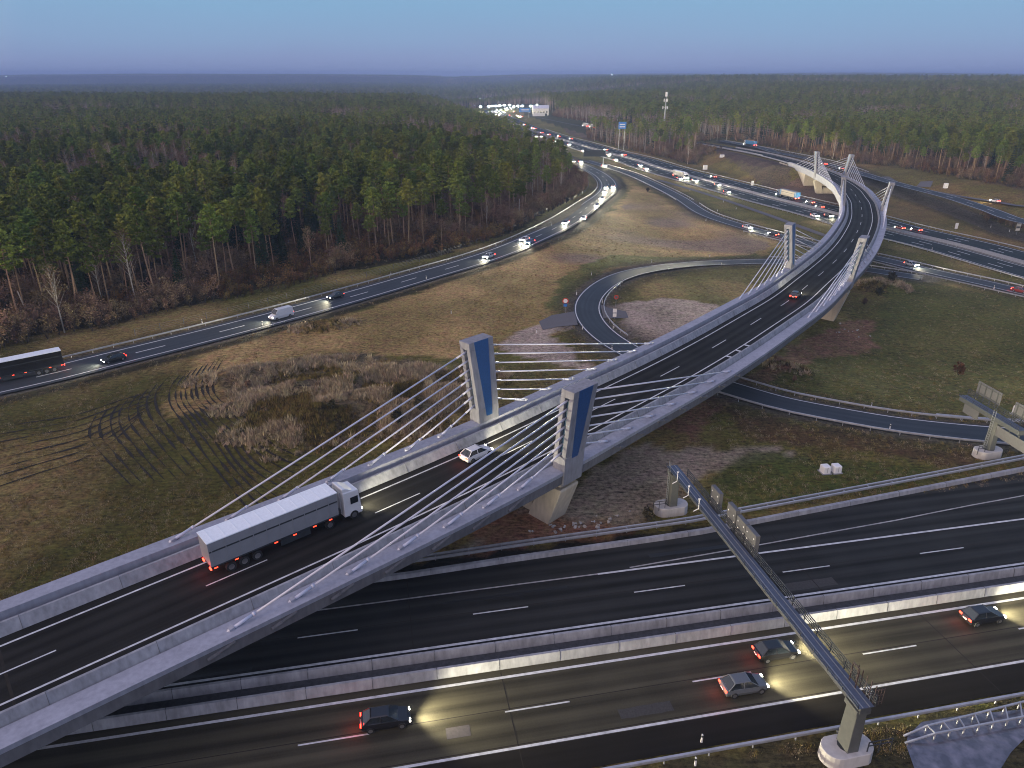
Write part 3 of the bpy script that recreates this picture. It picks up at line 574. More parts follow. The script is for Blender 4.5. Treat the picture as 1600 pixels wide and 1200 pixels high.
def pylon(s0, side):
    t = DECK.tan(s0); n = np.array([t[1], -t[0]]); zb = 1.5 if side < 0 else .2; uc = 7.15 if side < 0 else 7.45
    base = DECK.at(s0, side*uc, 0); H = 11.0
    P = lambda l, w, h: Vector((base[0]+t[0]*l+n[0]*side*w, base[1]+t[1]*l+n[1]*side*w, base[2]+h))
    lean = 1.55
    def ctr(h): return lean*max(0, h-zb)/H
    def quad(l0, l1, w0, w1, h0, h1, L0=None, L1=None):   # prism between two heights following the lean
        L0 = L0 if L0 is not None else l0; L1 = L1 if L1 is not None else l1
        a, c_ = ctr(h0), ctr(h1)
        return [P(l0, w0+a, h0), P(l1, w0+a, h0), P(l1, w1+a, h0), P(l0, w1+a, h0), P(L0, w0+c_, h1), P(L1, w0+c_, h1), P(L1, w1+c_, h1), P(L0, w1+c_, h1)]
    def hx(mb, q, m=0):
        if side > 0: mb.hexa(q, m)
        else: mb.hexa([q[3], q[2], q[1], q[0], q[7], q[6], q[5], q[4]], m)
    lb, lt, wh = 1.75, 2.15, .95
    mb = MB(); h0, h1 = -1.9, zb+H; hs0, hs1 = zb+1.9, zb+H-1.0
    fl = lambda h: lb+(lt-lb)*max(0, (h-zb))/H
    hx(mb, quad(-lb, lb, -wh, wh, h0, hs0, -fl(hs0), fl(hs0)))                       # solid foot
    for a_, b_ in ((-wh, -.32), (.32, wh)): hx(mb, quad(-fl(hs0), fl(hs0), a_, b_, hs0, hs1, -fl(hs1), fl(hs1)))   # two legs with the cable slot between
    hx(mb, quad(-fl(hs1), fl(hs1), -wh, wh, hs1, h1, -lt, lt))                       # head
    py = mb.build('pylon', M['conc_p'], br, bevel=.05); par(py)
    mb = MB()
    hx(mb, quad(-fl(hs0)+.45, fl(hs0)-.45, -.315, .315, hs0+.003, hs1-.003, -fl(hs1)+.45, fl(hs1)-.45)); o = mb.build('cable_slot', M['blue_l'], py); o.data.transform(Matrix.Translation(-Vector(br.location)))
    for sgn in (-1, 1):       # tapering blue panels let into the long faces, wide at the head
        w0 = sgn*(wh-.02); w1 = sgn*(wh+.03); a_, b_ = min(w0, w1), max(w0, w1)
        mb = MB(); hx(mb, quad(-.52, .52, a_, b_, zb+.75, h1-.02, -1.25, 1.25)); o = mb.build('blue_inlay', M['blue'], py); o.data.transform(Matrix.Translation(-Vector(br.location)))
    offs = [8.2, 13.4, 18.8, 24.4, 30.2, 36.0, 41.6]
    for d in (-1, 1):
        for k, of in enumerate(offs):
            h = hs0+.45+(hs1-hs0-.75)*k/6
            top = P(d*(fl(h)-.35), ctr(h), h); sa = s0+d*of
            an = DECK.at(sa, side*(7.15 if side < 0 else 7.45), zb); an = Vector(an)
            v = (top-an).normalized(); mb = MB()
            mb.tube([an-v*.3, top], .105, 8); mb.tube([an-v*.2, an+v*2.1], .16, 8); mb.tube([an+v*2.1, an+v*2.35], .19, 8); mb.tube([top-v*1.9, top], .13, 8)
            o = mb.build('stay_cable', M['stay'], py, smooth_=True); o.data.transform(Matrix.Translation(-Vector(br.location)))
            if s0 < 200:   # anchor pocket and the stub under the girder flange
                mb = MB(); t2 = DECK.tan(sa); mb.bar(an-v*.1, an+v*.35, .5, .4); o = mb.build('anchor_block', M['conc_b'], br); par(o)
            if side > 0:
                q = Vector(DECK.at(sa, 8.05, -.45)); q2 = Vector(DECK.at(sa-d*3.6, 8.02, -1.75)) if d < 0 else Vector(DECK.at(sa+0.01, 8.05, -.45))
                if d < 0 or True:
                    vv = Vector(DECK.at(sa, 8.1, -.5)) - Vector(DECK.at(sa+2.6, 8.1, .55)); vv = v*-1.0
                    mb = MB(); a0 = Vector(DECK.at(sa, 8.35, -.42)); mb.tube([a0, a0+vv*1.5], .16, 8); mb.tube([a0+vv*1.5, a0+vv*1.62], .24, 8); mb.tube([a0+vv*1.62, a0+vv*2.5], .19, 8)
                    if s0 < 200: par(mb.build('anchor_stub', M['conc_d'], br))
    return py
for s0 in PYL:
    for side in (-1, 1): pylon(s0, side)
# piers: flared walls under each pylon pair
for s0 in PYL:
    t = DECK.tan(s0); c = DECK.at(s0); g0 = gz1(c[0], c[1])-1.0; zt = c[2]-1.5; H = zt-g0
    def pt(l, u, z): q = DECK.at(s0, u); return (q[0]+t[0]*l, q[1]+t[1]*l, z)
    mb = MB()
    for sd in (-1, 1):
        poly = [(sd*2.2, g0), (sd*5.7, g0), (sd*8.0, zt-1.5), (sd*7.9, zt-1.2), (sd*4.6, zt-1.5)]
        if sd < 0: poly = poly[::-1]
        n = len(poly); V = [pt(-1.7, u, z) for u, z in poly]+[pt(1.7, u, z) for u, z in poly]
        mb.add(V, [tuple(range(n)), tuple(range(2*n-1, n-1, -1))]+[(i, n+i, n+(i+1) % n, (i+1) % n) for i in range(n)])
        mb.box(pt(0, sd*6.6, zt-.6), (2.2, 1.6, 1.6), math.atan2(t[1], t[0]))
    mb.box(pt(0, 0, g0+1.0+H*.18), (2.0, 5.2, H*.36), math.atan2(t[1], t[0]))
    par(mb.build('pier', M['conc_y'], br, bevel=.08))
mb = MB(); fr = frames(558, 592)     # far abutment
mb.sweep(fr, [(-7.4, -11.5), (7.4, -11.5), (7.4, -1.62), (-7.4, -1.62)][::-1]); par(mb.build('abutment', M['conc_y'], br))
mb = MB(); p = DECK.at(592, -7.8); 
for k in range(1): mb.sweep(frames(592, 606), [(-8.1, -9), (-7.6, -9), (-7.6, -.2), (-8.1, -.2)][::-1])
par(mb.build('wing_wall', M['conc_y'], br))

# ------------------------------------------------------------------ concrete barriers of the motorway
def barrier(ufun, s0, s1, hgt, wb, wt, label, path=None, joints=6.0, mat='conc', dz=0.0, group=None, batter=0):
    root = empty('concrete_barrier', A((s0+s1)/2, ufun((s0+s1)/2), 0)); tag(root, label, 'barrier', group)
    mb = MB(); n = int((s1-s0)/6)+1; F_ = []
    for s in np.linspace(s0, s1, n): F_.append((A(s, ufun(s), dz), tuple(AN)))
    sec = [(-wb/2, 0), (-wb/2, .08), (-wt/2-.12, .35), (-wt/2, hgt), (wt/2, hgt), (wt/2+.12, .35), (wb/2, .08), (wb/2, 0)] if not batter else [(-wb/2, 0), (-wb/2, hgt), (wb/2-.1, hgt), (wb/2, 0)]
    mb.sweep(F_, sec[::-1])
    for s in np.arange(s0+joints*.4, s1, joints):
        u = ufun(s); a = A(s, u+wt/2-.02, hgt+.015+dz); b_ = A(s, u-wt/2+.02, hgt+.015+dz); mb.bar(a, b_, .05, .025, m=1)
        if not batter:
            c_ = A(s, u+wt/2+.13, .36+dz); d_ = A(s, u+wb/2+.012, .06+dz); mb.bar(A(s, u+wt/2+.01, hgt+dz), c_, .05, .02, m=1); mb.bar(c_, d_, .05, .02, m=1)
        else: mb.bar(A(s, u+wb/2-.09, hgt+dz), A(s, u+wb/2+.01, .03+dz), .05, .02, m=1)
    o = mb.build('barrier_wall', [M[mat], M['gside']]); par(o, root); return root
barrier(lambda s: -5.25, -62, 175, 1.05, .62, .26, 'pale concrete barrier nearest the camera, lit by headlights beside the lower carriageway')
bn = barrier(lambda s: -7.55, -62, 175, 1.0, .62, .26, 'concrete barrier on the far side of the reserve, beside the empty carriageway')
barrier(lambda s: kerb_u(s)-.3, -20, 170, .55, .55, .3, 'low concrete kerb wall along the outer shoulder in front of the double guardrail', joints=8, batter=1)
# scribbled graffiti on the lit barrier
tag(bpy.data.objects['concrete_barrier'], 'pale concrete barrier with a small black graffiti scribble, beside the carriageway with red tail lights')
cu = bpy.data.curves.new('graffiti', 'FONT'); cu.body = 'VIC'; cu.size = .78; cu.extrude = .003; cu.align_x = 'CENTER'; cu.shear = .25
gq = W(1402, 946, .45); gs = float((gq[:2]-AO)@AT); pp = A(gs, -5.25+.205, .40)
_t = bpy.data.objects.new('graffiti_text', cu); C.objects.link(_t); bpy.context.view_layer.update(); _me = bpy.data.meshes.new_from_object(_t.evaluated_get(bpy.context.evaluated_depsgraph_get())); bpy.data.objects.remove(_t); _me.materials.clear(); _me.materials.append(M['dark']); g_ = bpy.data.objects.new('graffiti', _me); C.objects.link(g_); rt = bpy.data.objects['concrete_barrier']
dirx = Vector((AT[0], AT[1], 0)); dn = Vector((AN[0], AN[1], .14)).normalized(); dy = dn.cross(dirx); Mx = Matrix((dirx, dy, dn)).transposed().to_4x4(); Mx.translation = Vector(pp)
g_.parent = rt; g_.matrix_basis = Matrix.Translation(-Vector(rt.location)) @ Mx

# ------------------------------------------------------------------ guard rails
def guardrail(label, fn, s0, s1, step=4.0, h=.75, double=False, post='in', group='guardrails', mat='rail', width=.12, rail_h=.31):
    c = fn((s0+s1)/2); root = empty('guardrail', c); tag(root, label, 'guardrail')
    ss = np.linspace(s0, s1, max(2, int((s1-s0)/step)+1)); mb = MB(); F_ = []
    for s in ss:
        p = fn(s); q = fn(s+.5); t = (q-p)[:2]; t /= np.linalg.norm(t); F_.append((p, (t[1], -t[0])))
    offs = (-.34, .34) if double else (0,)
    for o_ in offs: mb.sweep(F_, [(o_-width/2, h-rail_h), (o_-width/2, h), (o_+width/2, h-.02), (o_+width/2, h-rail_h*.6), (o_+width/2+.04, h-rail_h*.5), (o_+width/2, h-rail_h)][::-1])
    par(mb.build('beam', M[mat]), root); mb = MB()
    for s in np.arange(s0, s1, step):
        p = fn(s); mb.box((p[0], p[1], p[2]+h/2-.25), (.1, .1, h+.3), 0)
        if double:
            q = fn(s+.5); t = (q-p)[:2]; t /= np.linalg.norm(t); mb.bar((p[0]-t[1]*.34, p[1]+t[0]*.34, p[2]+h-.12), (p[0]+t[1]*.34, p[1]-t[0]*.34, p[2]+h-.12), .08)
    par(mb.build('post', M[mat]), root)
    return root
def on(path, u):
    def f(s):
        p = path.at(s, u); return np.array([p[0], p[1], gz1(p[0], p[1]) if abs(u) > 2 and path is not HB else p[2]])
    return f
guardrail('double steel guardrail behind the low kerb wall of the lower motorway', lambda s: A(s, rail_u(s)), -20, 150, double=True, width=.2)
guardrail('single steel guardrail at the near edge of the lower motorway, beside the pond', lambda s: A(s, 7.7), -40, 120, width=.2)
guardrail('steel guardrail on the near side of the ramp leaving rightwards under the bridge', on(LP, 4.1), 190, LP.L-10, width=.2)
guardrail('steel guardrail on the far side of the ramp leaving rightwards under the bridge', on(LP, -5.0), 193, LP.L-10, width=.2)
guardrail('second steel guardrail closing up behind the ramp near the T-shaped gantry', lambda s: np.array([*LP.at(s, -5.6-1.6*sstep(s, 250, 300))[:2], gz1(*LP.at(s, -6.5)[:2])]), 245, LP.L-10, width=.2)
guardrail('short steel guardrail hugging the inside of the loop where it dives under the bridge', on(LP, -4.1), 130, 178, width=.16)
guardrail('long low guardrail between the left slip road and the forest', on(LR, -6.6), 10, 560, 4, width=.18, mat='rail')
guardrail('steel guardrail at the near edge of the upper motorway', on(HB, 18.3), 560, HB.L-60, width=.2)
guardrail('steel guardrail on the far edge of the upper motorway', on(HB, -18.2), 520, HB.L-60, width=.2)
for u, nm in ((-1.7, 'far'), (-.6, 'middle far'), (.6, 'middle near'), (1.7, 'near')): guardrail('guardrail in the reserve of the upper motorway, the %s one of four' % nm, on(HB, u), 300 if abs(u) > 1 else 860, HB.L-60, width=.14)
guardrail('headlight-lit guardrail on the far side of the curved slip road right of the bridge', on(R2, -5.0), 200, R2.L-20, width=.22, mat='rail')
guardrail('guardrail on the field side of the merging ramps right of the bridge', lambda s: np.array([*LP.at(s, 4.4)[:2], gz1(*LP.at(s, 4.4)[:2])]), 0, 46, width=.18)
guardrail('guardrail beside the curved slip road left of the bridge, towards the motorway', on(R2, -4.6), 30, 190, width=.16)
guardrail('guardrail beside the curved slip road left of the bridge, towards the brown field', on(R2, 4.4), 40, 190, width=.16)
guardrail('guardrail at the near edge of the merged slip road at the right border', on(R2, 7.5), 268, R2.L-20, width=.18)
guardrail('guardrail of the side road behind the bridge', on(RR, -4.9), 0, 200, width=.16)
guardrail('guardrail at the top of the embankment ramp', lambda s: DECK.at(s, -5.2), 640, 765, width=.14)

# ladder-like steel frame over the ditch beside the pond
def px_(x, y, z): return Vector(W(x, y, z))
root = empty('ditch_railing', W(1500, 1130, 0)); tag(root, 'grey ladder-like steel railing lying along the pond edge beside the guardrail', 'railing')
a0 = (px_(1449, 1134, .75), px_(1640, 1086, .75)); b0 = (px_(1461, 1146, .75), px_(1640, 1112, .75)); mb = MB(); mb.bar(a0[0], a0[1], .14); mb.bar(b0[0], b0[1], .14)
mb.bar(a0[0], px_(1412, 1150, .1), .14); mb.bar(b0[0], px_(1414, 1161, .1), .14); par(mb.build('side_rail', M['rail']), root); mb = MB()
for k in range(10):
    f = k/8.0; p = a0[0].lerp(a0[1], f); q = b0[0].lerp(b0[1], f+.005); mb.bar(p, q, .1)
    for e_ in (p, q): mb.bar(e_, Vector((e_.x, e_.y, -.3)), .1)
par(mb.build('rung', M['rail']), root)

# ------------------------------------------------------------------ gantries
def footing(root, c, length, width, h, rz):
    pts = []
    for k in range(20):
        a = 2*math.pi*k/20; r = width/2; x = (length/2-r)*(1 if math.cos(a) > 0 else -1)+r*math.cos(a)*1.0; y = r*math.sin(a)
        pts.append((c[0]+x*math.cos(rz)-y*math.sin(rz), c[1]+x*math.sin(rz)+y*math.cos(rz)))
    mb = MB(); mb.prism(pts, c[2]-.6, c[2]+h, top=.97); o = par(mb.build('footing', M['conc_w'], bevel=.06), root)
    mb = MB(); mb.prism([(c[0]+.75*math.cos(t)*1.1, c[1]+.75*math.sin(t)) for t in np.linspace(0, 2*math.pi, 12, endpoint=False)], c[2]+h+.002, c[2]+h+.03); par(mb.build('pillar_collar', M['dark']), root)
def ladder(root, p0, p1, side, cage=True, mat='steel'):
    mb = MB(); p0 = Vector(p0); p1 = Vector(p1); sd = Vector(side).normalized()*.22
    mb.bar(p0-sd, p1-sd, .05); mb.bar(p0+sd, p1+sd, .05); n = int((p1-p0).length/.35)
    for k in range(n): q = p0.lerp(p1, k/n); mb.bar(q-sd, q+sd, .035)
    par(mb.build('ladder', M[mat]), root)
def railing(root, pts, h, zs=(.4, .75, 1.1), step=2.0, mat='dark', th=.065):
    mb = MB()
    for a, b_ in zip(pts[:-1], pts[1:]):
        a = Vector(a); b_ = Vector(b_); L_ = (b_-a).length; n = max(1, int(L_/step))
        for z in zs: mb.bar(a+Vector((0, 0, z)), b_+Vector((0, 0, z)), th)
        for k in range(n+1): q = a.lerp(b_, k/n); mb.bar(q, q+Vector((0, 0, h)), th*1.1)
    par(mb.build('railing', M[mat]), root)
rzA = math.atan2(AT[1], AT[0])
g1 = A(39.2, -27.3, 0); g2 = A(39.2, 9.9, 0); ZD = 6.4
root = empty('sign_gantry', g1); tag(root, 'long grey walkway gantry spanning the lower motorway with sign boxes on its far half', 'gantry')
for c_ in (g1, g2): footing(root, c_+np.array([0, 0, 0]), 4.6, 2.5, 1.25, rzA)
nA = np.array([AN[0], AN[1], 0]); tA = np.array([AT[0], AT[1], 0])
for c_ in (g1, g2):
    mb = MB(); mb.box((c_[0], c_[1], 3.35), (1.05, 1.5, 4.3), rzA, taper=(.86, .9)); mb.box((c_[0], c_[1], 5.75), (1.3, 1.6, .5), rzA); par(mb.build('pillar', M['gpil'], bevel=.04), root)
a = g1-nA*.9; b_ = g2+nA*.9; mb = MB(); mb.bar((a[0], a[1], ZD-.33), (b_[0], b_[1], ZD-.33), .95, .6); par(mb.build('box_beam', M['gside'], bevel=.03), root)
mb = MB(); mb.bar((a[0], a[1], ZD+.01), (b_[0], b_[1], ZD+.01), 1.4, .06); par(mb.build('walkway', M['gwalk']), root)
mb = MB(); 
for o_ in (-.3, .3): mb.bar((a[0]+tA[0]*o_, a[1]+tA[1]*o_, ZD+.07), (b_[0]+tA[0]*o_, b_[1]+tA[1]*o_, ZD+.07), .08, .05)
par(mb.build('cable_tray', M['steel']), root)
z_ = np.array([0, 0, ZD])
railing(root, [a+tA*.75+z_+nA*3, b_+tA*.75+z_], 1.1, (.35, .6, .85, 1.1)); railing(root, [a-tA*.75+z_, b_-tA*.75+z_], .45, (.2, .42), th=.04, mat='dark')
# entry cage with gate at the near end
mb = MB(); e0 = b_+z_
for k in range(5): q = e0-nA*(.3+k*.55)+tA*.75; mb.bar(q, q+np.array([0, 0, 1.9]), .06)
for dx_ in (0, .8):
    q = e0-nA*(2.8-dx_)+tA*.4; mb.bar(q, q+np.array([0, 0, 2.0]), .09)
q = e0-nA*2.8+tA*.4; mb.bar(q+np.array([0, 0, 2.0]), q+nA*.8+np.array([0, 0, 2.0]), .09)
for k in range(4): q = e0+tA*(.75+.28*k)-nA*.3; mb.bar(q-np.array([0, 0, .2]), q+np.array([0, 0, 1.5]), .05)
for zz in (.1, .8, 1.4): q = e0+tA*.75-nA*.3; mb.bar(q+np.array([0, 0, zz]), q+tA*.85+np.array([0, 0, zz]), .05)
par(mb.build('entry_cage', M['rust']), root)
lx = g2+tA*.75; ladder(root, lx+np.array([0, 0, 1.3]), lx+np.array([0, 0, ZD+1.0]), nA); lx = g1-tA*.7; ladder(root, lx+np.array([0, 0, 1.2]), lx+np.array([0, 0, ZD+1.2]), nA)
fs = g2+tA*1.2+nA*.9; mb = MB()
for zz in (1.9, 2.3): mb.bar(fs+np.array([0, 0, zz]), fs+tA*2.2+np.array([0, 0, zz]), .07)
for d_ in (0, 1.1, 2.2): mb.bar(fs+tA*d_+np.array([0, 0, .9]), fs+tA*d_+np.array([0, 0, 2.3]), .07)
par(mb.build('foot_rail', M['dark']), root); mb = MB()
fs = g1-tA*1.2+nA*.8
for zz in (1.9, 2.3): mb.bar(fs+np.array([0, 0, zz]), fs-tA*1.6+np.array([0, 0, zz]), .06)
for d_ in (0, .8, 1.6): mb.bar(fs-tA*d_+np.array([0, 0, .9]), fs-tA*d_+np.array([0, 0, 2.3]), .06)
par(mb.build('foot_rail', M['dark']), root)
for px0, px1 in (((1101,775),(1116,800)), ((1128,806),(1149,832)), ((1141,822),(1168,850))):
    pass
def gu(x, y, z): return float((W(x, y, z)[:2]-AO)@AN)
for k, (u_, w_) in enumerate(((gu(1104, 780, 7.5), 2.1), (gu(1130, 810, 7.5), 1.9), (gu(1143, 828, 7.5), 1.9), (gu(1158, 846, 7.5), 2.1))):
    c_ = A(39.2+1.25, u_, ZD+.95+(.25 if k == 1 else 0)); sg = empty('sign_panel', (0, 0, 0)); bpy.data.objects.remove(sg)
    mb = MB(); mb.box((c_[0], c_[1], c_[2]), (.5, w_, 2.7), rzA); o = par(mb.build('sign_box', M['panel'], bevel=.03), root)
    mb = MB()
    for yy in np.linspace(-w_/2+.35, w_/2-.35, max(2, int(w_/.8))):
        for zz in (-.8, .0, .8): q = A(39.2+.985, u_+yy+(.12 if zz == 0 else 0), ZD+.95+zz); mb.box(q, (.03, .14, .14), rzA)
    o2 = mb.build('reflector_stud', M['white']); par(o2, root)
for u_ in (-24.5, -21.2, -18.3):     # little lamp arms on the side
    q = A(39.2-.9, u_, ZD); mb = MB(); mb.bar(q, q+np.array([0, 0, 1.3]), .07); mb.bar(q, q-tA*.6-np.array([0, 0, .3]), .07); mb.box(q+np.array([0, 0, 1.3]), (.22, .16, .14), rzA); par(mb.build('camera_arm', M['white']), root)

# T-shaped gantry at the right border
gt = W(1541, 712, 0); root = empty('sign_gantry', gt); tag(root, 'T-shaped grey sign gantry on a white footing beside the ramp at the right border', 'gantry')
footing(root, gt, 4.4, 2.4, 1.2, rzA)
mb = MB(); mb.box((gt[0], gt[1], 3.6), (.95, 1.3, 5.2), rzA, taper=(.85, .85)); par(mb.build('pillar', M['gpil'], bevel=.04), root)
ZT = 6.6; c0 = Vector(W(1505, 618, ZT)); c1 = Vector(W(1596, 672, ZT)); dirT = (c1-c0).normalized(); c1 = c0+dirT*(c1-c0).length*1.02
mb = MB(); mb.bar(c0-Vector((0, 0, .4)), c1-Vector((0, 0, .4)), 1.1, .7); par(mb.build('box_beam', M['gside'], bevel=.03), root)
mb = MB(); mb.bar(c0+Vector((0, 0, .02)), c1+Vector((0, 0, .02)), 1.4, .06); par(mb.build('walkway', M['gwalk']), root)
sT = Vector((dirT.y, -dirT.x, 0)); 
if sT.x < 0: sT = -sT
railing(root, [c0+sT*.7, c1+sT*.7], 1.1, (.35, .6, .85, 1.1), 1.4); railing(root, [c0-sT*.7, c1-sT*.7], .5, (.25, .48), 1.4, th=.04)
def signp(a_, b_, z0, z1, off, name='sign_panel'):
    p = c0.lerp(c1, a_)+sT*off; q = c0.lerp(c1, b_)+sT*off; mb = MB(); mid = (p+q)/2; mb.box((mid.x, mid.y, ZT+(z0+z1)/2), ((q-p).length, .1, z1-z0), math.atan2(dirT.y, dirT.x)); o = par(mb.build(name, M['panel'], bevel=.02), root)
    mb = MB(); L_ = (q-p).length; n = 3
    for k in range(n+1): r_ = p.lerp(q, (k+.5)/(n+1))-sT*.12*(1 if off > 0 else -1); mb.bar((r_.x, r_.y, ZT+z0-.7 if off > 0 else ZT-.9), (r_.x, r_.y, ZT+z1-.1), .12)
    for zz in (z0+.3, z1-.3): mb.bar(Vector((p.x, p.y, ZT+zz))-sT*.1*(1 if off > 0 else -1), Vector((q.x, q.y, ZT+zz))-sT*.1*(1 if off > 0 else -1), .08)
    par(mb.build('sign_bracket', M['gside']), root)
signp(.10, .50, 1.0, 3.0, .95); signp(.72, 1.12, .9, 2.9, .95); signp(.08, .34, -2.3, -.9, -.2); signp(.62, 1.2, -2.8, -1.2, -.2)
lq = gt-tA*.75; ladder(root, lq+np.array([0, 0, 1.2]), lq+np.array([0, 0, ZT+1.0]), nA, mat='steel')
mb = MB(); fs = gt-tA*1.3+nA*.7
for zz in (1.8, 2.2): mb.bar(fs+np.array([0, 0, zz]), fs-tA*1.2+np.array([0, 0, zz]), .06)
for d_ in (0, 1.2): mb.bar(fs-tA*d_+np.array([0, 0, .8]), fs-tA*d_+np.array([0, 0, 2.2]), .07)
par(mb.build('foot_rail', M['dark']), root)
def sbox(px, d, label, rz=.15, nm='utility_cabinet'):
    c_ = Gp(*px); root = empty(nm, c_); tag(root, label, 'utility box'); mb = MB(); mb.box((c_[0], c_[1], c_[2]+d[2]/2-.1), d, rz, taper=(.97, .97)); par(mb.build('cabinet_body', M['white'], bevel=.12), root)
    mb = MB(); mb.box((c_[0], c_[1], c_[2]+.02), (d[0]+.3, d[1]+.3, .14), rz); par(mb.build('plinth', M['conc']), root); mb = MB(); mb.box((c_[0]+math.sin(rz)*d[1]*.5, c_[1]-math.cos(rz)*(d[1]*.5), c_[2]+d[2]*.5), (.03, .03, d[2]*.7), rz); par(mb.build('door_seam', M['panel']), root)
sbox((1288.5, 738), (1.15, 1.2, 1.25), 'left one of two white cube cabinets on the grass beyond the lower motorway'); sbox((1305.5, 737), (1.15, 1.2, 1.25), 'right one of two white cube cabinets on the grass beyond the lower motorway')
sbox((1591, 648), (1.7, 1.3, 1.7), 'white rounded cabinet behind the T-shaped gantry at the right border', nm='utility_cabinet'); sbox((1477, 294), (1.9, 1.4, 2.6), 'small white cabinet by the lay-by near the far forest'); sbox((1128, 246), (3.0, 1.6, 2.0), 'white hut-like box high on the embankment slope'); sbox((1101.5, 265), (2.6, 1.8, 3.0), 'white box beside the upper motorway at the foot of the slope')
# sign faces and marker posts
def sign(px, kind, label, h=2.2, r=.42):
    c_ = Gp(*px); root = empty('traffic_sign', c_); tag(root, label, 'traffic sign'); mb = MB(); mb.tube([(c_[0], c_[1], c_[2]-.2), (c_[0], c_[1], c_[2]+h+.3)], .04, 6); par(mb.build('post', M['steel']), root)
    def disc(z, rad, mat, sides, off, rot=0): mb = MB(); P = [(c_[0]+rad*math.cos(a_), c_[1]-.06-off, c_[2]+z+rad*math.sin(a_)) for a_ in np.linspace(rot, 2*math.pi+rot, sides, endpoint=False)]; Q = [(x, y+.03, z_2) for x, y, z_2 in P]; n = sides; mb.add(P+Q, [tuple(range(n)), tuple(range(2*n-1, n-1, -1))]+[(i, n+i, n+(i+1) % n, (i+1) % n) for i in range(n)]); return par(mb.build('sign_face', mat), root)
    if kind == 'redblue': disc(h, r*1.25, M['redp'], 16, 0); disc(h, r*.85, M['white'], 16, .02); disc(h-.95, r, M['bluep'], 4, 0, math.pi/4)
    if kind == 'white': disc(h-.2, r*1.3, M['white'], 4, 0, math.pi/4); disc(h-1.3, r*1.2, M['white'], 4, 0, math.pi/4)
    if kind == 'red': disc(h, r*1.1, M['redp'], 16, 0); disc(h, r*.7, M['panel'], 16, .02)
sign((883, 489), 'redblue', 'red and white round sign over a blue plate where the track meets the loop', 3.0, .6); sign((960, 498), 'white', 'post with two white plates inside the loop beside the paved stub', 2.2, .5); sign((962, 480), 'red', 'small dim red round sign inside the loop above the track stub', 2.6, .5); sign((1588, 366), 'white', 'pair of white plates beside the side road near the right border', 3.6, 1.0)
sign((1493, 360), 'white', 'white double plate on the verge of the upper motorway right of the bridge', 2.6, .7); sign((1175, 292), 'white', 'white plates at the upper motorway below the embankment', 2.8, .8)
mbp = None
def marker(px, z=None, nm='marker_post', i=[0]):
    c_ = Gp(*px); global mbp
    if mbp is None:
        root = empty(nm, (0, 0, 0)); mb = MB(); mb.hexa([(-.08, -.07, -.1), (.08, -.07, -.1), (.08, .07, -.1), (-.08, .07, -.1), (-.06, -.05, 1.0), (.06, -.05, .92), (.06, .05, .92), (-.06, .05, 1.0)]); mb.build('post_body', M['white'], root); mb = MB(); mb.box((0, 0, .74), (.165, .145, .2)); mb.build('black_band', M['dark'], root); note_children(); mbp = root; r_ = root
    else: r_ = copy_tree(mbp)
    r_.location = c_; tag(r_, 'slim white marker post with a black band at a road edge', 'marker post', 'white marker posts along the road edges')
for q in [(316,505),(410,508),(611,430),(666,436),(775,384),(837,356),(924,430),(1018,410),(1109,401),(972,442),(1045,421),(1127,414),(901,460),(941,473),(958,513),(956,546),(910,514),(1361,637),(1390,671),(1078,298),(1121,330),(1130,316),(1150,327),(1440,436),(1553,451),(1096,1160),(1086,1196),(1456,391),(1548,355),(1577,362),(838,520),(705,490),(862,352),(1103,345),(1036,303)]: marker(q)
# fence between the slip road and the forest
root = empty('wildlife_fence', LR.at(200, -13)); tag(root, 'thin wooden-posted wire fence between the slip road and the forest', 'fence'); mb = MB(); prev = None; mw = MB()
for s in np.arange(40, 420, 5.5):
    p = LR.at(s, -12.5+1.5*math.sin(s/40)); p[2] = gz1(p[0], p[1]); mb.bar((p[0], p[1], p[2]-.2), (p[0]+random.uniform(-.08, .08), p[1], p[2]+1.6), .11)
    if prev is not None:
        for zz in (.3, .7, 1.1, 1.5): mw.bar((prev[0], prev[1], prev[2]+zz), (p[0], p[1], p[2]+zz), .02)
    prev = p
par(mb.build('fence_post', M['panel']), root); par(mw.build('fence_wire', M['steel']), root)
# radio mast, blue signs, black variable sign, service-area building, far lights
def simple(nm, cat, label, base, parts, group=None):
    root = empty(nm, base); tag(root, label, cat, group)
    for n_, mb_, mt in parts: par(mb_.build(n_, mt), root)
    return root
q = W(1037.5, 197, 12); q[2] = 12; mb = MB(); mb.tube([(q[0], q[1], -2), (q[0], q[1], 26), (q[0], q[1], 36)], [.75, .6, .25], 8); m2 = MB()
for zz, r_ in ((27, 2.3), (33, 1.6)):
    for a_ in (0, 2.1, 4.2): m2.box((q[0]+r_*math.cos(a_+.5), q[1]+r_*math.sin(a_+.5), zz), (.6, .6, 2.4), a_); m2.bar((q[0], q[1], zz), (q[0]+r_*math.cos(a_+.5), q[1]+r_*math.sin(a_+.5), zz), .2)
m3 = MB(); m3.tube([(q[0], q[1], 36), (q[0], q[1], 39.5)], [1.0, 1.0], 8)
simple('radio_mast', 'mast', 'tall pale radio mast with antenna clusters rising out of the right-hand forest', (q[0], q[1], -2), [('mast_pole', mb, M['steel']), ('antenna', m2, M['white']), ('top_unit', m3, M['white'])])
